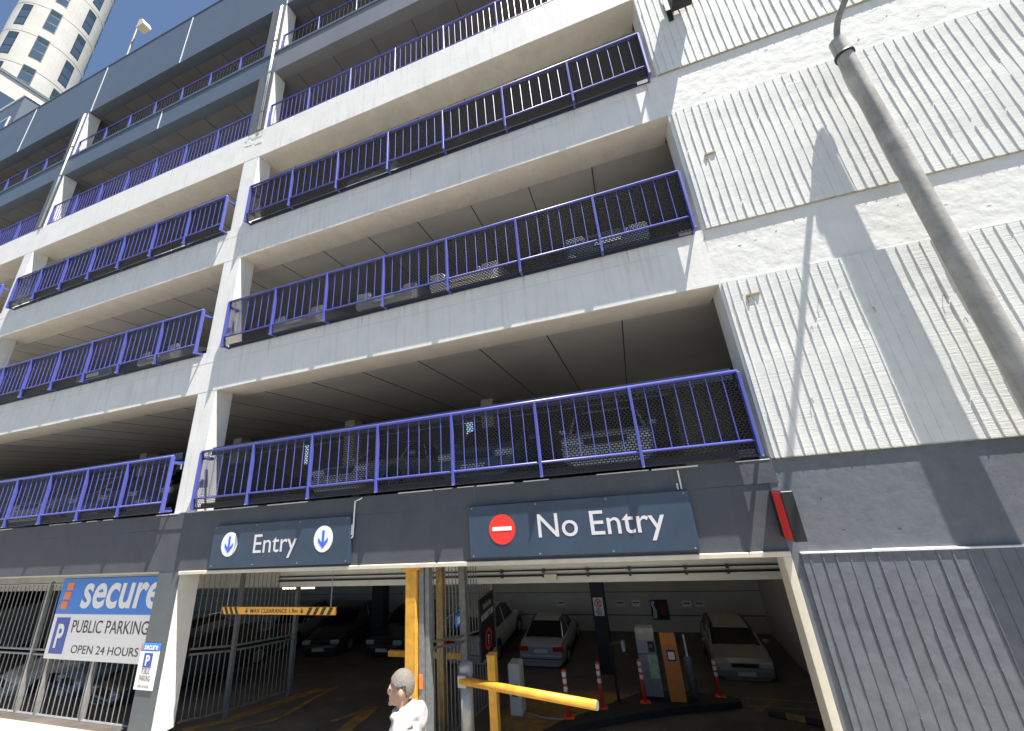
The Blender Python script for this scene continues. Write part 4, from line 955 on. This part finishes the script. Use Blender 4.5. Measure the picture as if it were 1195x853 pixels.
def build_person(loc, rz):
    # local frame: faces -y; walking
    t = thing('person', 'man with short grey hair in a white hooded jacket walking left past the entry', 'person', loc, rz=rz)
    m_skin = mat('skin', (.52, .30, .21), .55, noise=.08, nscale=8); m_hair = mat('grey_hair', (.20, .18, .16), .85, col2=(.12, .10, .085), nscale=90)
    m_jk = mat('white_jacket', (.36, .335, .33), .85, noise=.16, nscale=14, bump=.35, bscale=16, bdist=.02); m_tr = mat('dark_trousers', (.05, .055, .07), .85, noise=.2, nscale=14); m_sh = mat('brown_shoes', (.06, .04, .03), .5)
    hip, kn = .92, .50
    V = [(0, 0, hip, (.15, .11)), (0, .01, 1.12, (.15, .105)), (0, .015, 1.32, (.17, .11)), (0, .02, 1.43, (.13, .085)), (0, .005, 1.50, .055), (0, -.01, 1.56, .055), (0, -.02, 1.62, .08)]
    E_ = [(0, 1), (1, 2), (2, 3), (3, 4), (4, 5), (5, 6)]
    def chain(root, pts):
        p = root
        for q in pts: V.append(q); E_.append((p, len(V) - 1)); p = len(V) - 1
        return p
    for s_, swing in ((-1, .16), (1, -.20)):
        chain(3, [(s_ * .17, .02, 1.40, .062), (s_ * .225, .03 + swing * .3, 1.14, .046), (s_ * .235, -.05 + swing, .93, .034), (s_ * .235, -.07 + swing * 1.1, .88, (.042, .022)), (s_ * .235, -.09 + swing * 1.15, .80, (.042, .02))])
        hx, hy, hz = s_ * .235, -.09 + swing * 1.15, .80
        bi = len(V) - 1
        for k, (dy, ln) in enumerate(((-.032, .070), (-.011, .080), (.011, .075), (.032, .058))):
            chain(bi, [(hx, hy + dy, hz - .02, .0095), (hx - s_ * .006, hy + dy * 1.1, hz - ln * .6, .009), (hx - s_ * .020, hy + dy * 1.1, hz - ln, .008)])
        chain(bi - 1, [(hx - s_ * .01, hy - .045, hz + .035, .011), (hx - s_ * .02, hy - .065, hz + .0, .0095)])
    for s_, fw in ((-1, -.24), (1, .22)):
        chain(0, [(s_ * .095, 0, hip - .06, .095), (s_ * .10, fw * .55, kn, .062), (s_ * .10, fw + (.10 if fw > 0 else 0), .12, .042), (s_ * .10, fw + (.10 if fw > 0 else 0), .055, .04), (s_ * .10, fw - .10 + (.10 if fw > 0 else 0), .035, (.045, .03)), (s_ * .10, fw - .17 + (.1 if fw > 0 else 0), .03, (.04, .024))])
    hc = Vector((0, -.025, 1.655))
    ex = [(hc, .10, (.76, .97, 1.18)), (hc + Vector((0, -.03, -.06)), .07, (.80, .95, .95)), (hc + Vector((0, -.100, -.014)), .016, (.75, 1.0, 1.7)), (hc + Vector((0, -.088, -.062)), .02, (1.5, .6, .45)),
          (hc + Vector((0, -.085, .025)), .03, (1.8, .5, .4)), (hc + Vector((.085, .012, -.012)), .027, (.35, .75, 1.25)), (hc + Vector((-.085, .012, -.012)), .027, (.35, .75, 1.25)), (hc + Vector((0, -.085, -.10)), .024, (1.1, .8, .8))]
    me = skin('body', V, E_, .0075, ex, 1); me.materials.append(m_skin); o = bpy.data.objects.new('body', me); COL.objects.link(o); o.parent = t; body = o
    for s_ in (-1, 1):
        q = MB(); 
        bm = bmesh.new(); bmesh.ops.create_uvsphere(bm, u_segments=12, v_segments=8, radius=.009, matrix=Matrix.Translation(hc + Vector((s_ * .032, -.081, .004)))); bm.verts.index_update()
        q.add([v.co for v in bm.verts], [[v.index for v in f.verts] for f in bm.faces]); bm.free(); P(q, 'eye', m_trim, t, world=False)
    # hair: cap around skull, open at the face
    bm = bmesh.new(); bmesh.ops.create_uvsphere(bm, u_segments=40, v_segments=28, radius=.1025, matrix=Matrix.Translation(hc + Vector((0, .008, .012))) @ Matrix.Diagonal((.79, .97, 1.16, 1)))
    kill = [v for v in bm.verts if (v.co.z < hc.z + .055 - (v.co.y - hc.y + .06) * .95) or (v.co.z < hc.z - .055) or (abs(v.co.x) > .045 and v.co.z < hc.z + .035 and v.co.y < hc.y + .05)]
    bmesh.ops.delete(bm, geom=kill, context='VERTS')
    for v in bm.verts: v.co += (v.co - hc).normalized() * random.uniform(-.0012, .0015)
    tufts = [(v.co.copy(), (v.co - hc).normalized()) for v in bm.verts for _ in range(4)]
    bmesh.ops.solidify(bm, geom=bm.faces[:], thickness=-.010); bm.verts.index_update()
    q = MB(); q.add([v.co for v in bm.verts], [[v.index for v in f.verts] for f in bm.faces]); bm.free()
    for (c, n) in tufts:
        c = c + Vector([random.uniform(-.004, .004) for _ in range(3)]); d = (Vector((0, .55, -.75)) - n * Vector((0, .55, -.75)).dot(n) + Vector([random.uniform(-.22, .22) for _ in range(3)])).normalized()
        sd_ = n.cross(d).normalized() * .0016; tip = c + d * random.uniform(.012, .020) + n * random.uniform(.0, .0012)
        q.add([c - sd_, c + sd_, tip + sd_ * .3, tip - sd_ * .3, c - n * .002], [(0, 1, 2, 3), (0, 3, 4), (1, 4, 2)])
    P(q, 'hair', m_hair, t, world=False)
    # hooded jacket
    V2 = [(0, .0, .86, (.185, .145)), (0, .01, 1.0, (.185, .145)), (0, .012, 1.15, (.18, .14)), (0, .02, 1.33, (.20, .145)), (0, .02, 1.42, (.175, .125)), (0, .01, 1.485, (.10, .095))]
    E2 = [(0, 1), (1, 2), (2, 3), (3, 4), (4, 5)]
    for s_, swing in ((-1, .16), (1, -.20)):
        i = len(V2); V2 += [(s_ * .185, .02, 1.385, .105), (s_ * .235, .03 + swing * .3, 1.14, .068), (s_ * .24, -.05 + swing, .93, .055), (s_ * .24, -.06 + swing * 1.05, .90, .052)]; E2 += [(3, i), (i, i + 1), (i + 1, i + 2), (i + 2, i + 3)]
    ex = [(Vector((0, .120, 1.475)), .085, (1.35, .8, .62)), (Vector((0, .155, 1.42)), .075, (1.55, .55, 1.1)), (Vector((0, .165, 1.35)), .05, (1.3, .5, 1.0)), (Vector((0, .02, 1.415)), .12, (1.7, .95, .55)), (Vector((0, .055, 1.30)), .15, (1.5, .82, 1.35)), (Vector((.18, .03, 1.27)), .075, (.9, 1.2, 1.9)), (Vector((-.18, .03, 1.27)), .075, (.9, 1.2, 1.9)), (Vector((0, .035, 1.515)), .078, (1.0, 1.0, .5)), (Vector((.075, .06, 1.475)), .05, (.9, 1.3, .8)), (Vector((-.075, .06, 1.475)), .05, (.9, 1.3, .8)), (Vector((.05, -.05, 1.47)), .05, (.9, 1.3, .7)), (Vector((-.05, -.05, 1.47)), .05, (.9, 1.3, .7)), (Vector((0, .0, 1.46)), .09, (1.15, 1.0, .5))]
    me = skin('jacket', V2, E2, .012, ex, 9); me.materials.append(m_jk)
    for v in me.vertices:
        f = math.sin(v.co.z * 46 + v.co.x * 18) * .003 + math.sin(v.co.z * 31 + v.co.y * 40 + v.co.x * 17) * .0035; v.co += v.normal * f
    o = bpy.data.objects.new('jacket', me); COL.objects.link(o); o.parent = t
    V3 = [(0, .0, .95, (.155, .12)), (0, 0, .88, (.155, .12))]; E3 = [(0, 1)]
    for s_, fw in ((-1, -.24), (1, .22)):
        ad = .10 if fw > 0 else 0; i = len(V3)
        V3 += [(s_ * .095, 0, .80, .11), (s_ * .10, fw * .55, kn, .082), (s_ * .10, fw + ad, .12, .066), (s_ * .10, fw + ad, .09, .066)]; E3 += [(1, i), (i, i + 1), (i + 1, i + 2), (i + 2, i + 3)]
    me = skin('trousers', V3, E3, .015, None, 2); me.materials.append(m_tr); o = bpy.data.objects.new('trousers', me); COL.objects.link(o); o.parent = t
    for s_, fw in ((-1, -.24), (1, .22)):
        ad = .10 if fw > 0 else 0; y = fw + ad
        me = skin('shoe', [(s_ * .10, y + .03, .045, (.048, .045)), (s_ * .10, y - .08, .042, (.05, .04)), (s_ * .10, y - .19, .032, (.045, .03))], [(0, 1), (1, 2)], .01, None, 1); me.materials.append(m_sh)
        o = bpy.data.objects.new('shoe', me); COL.objects.link(o); o.parent = t
    return t
py_ = 3.55
pp = build_person((-2.31, py_, floor_z(py_)), R(-68)); pp.scale = (1.05, 1.05, 1.0)
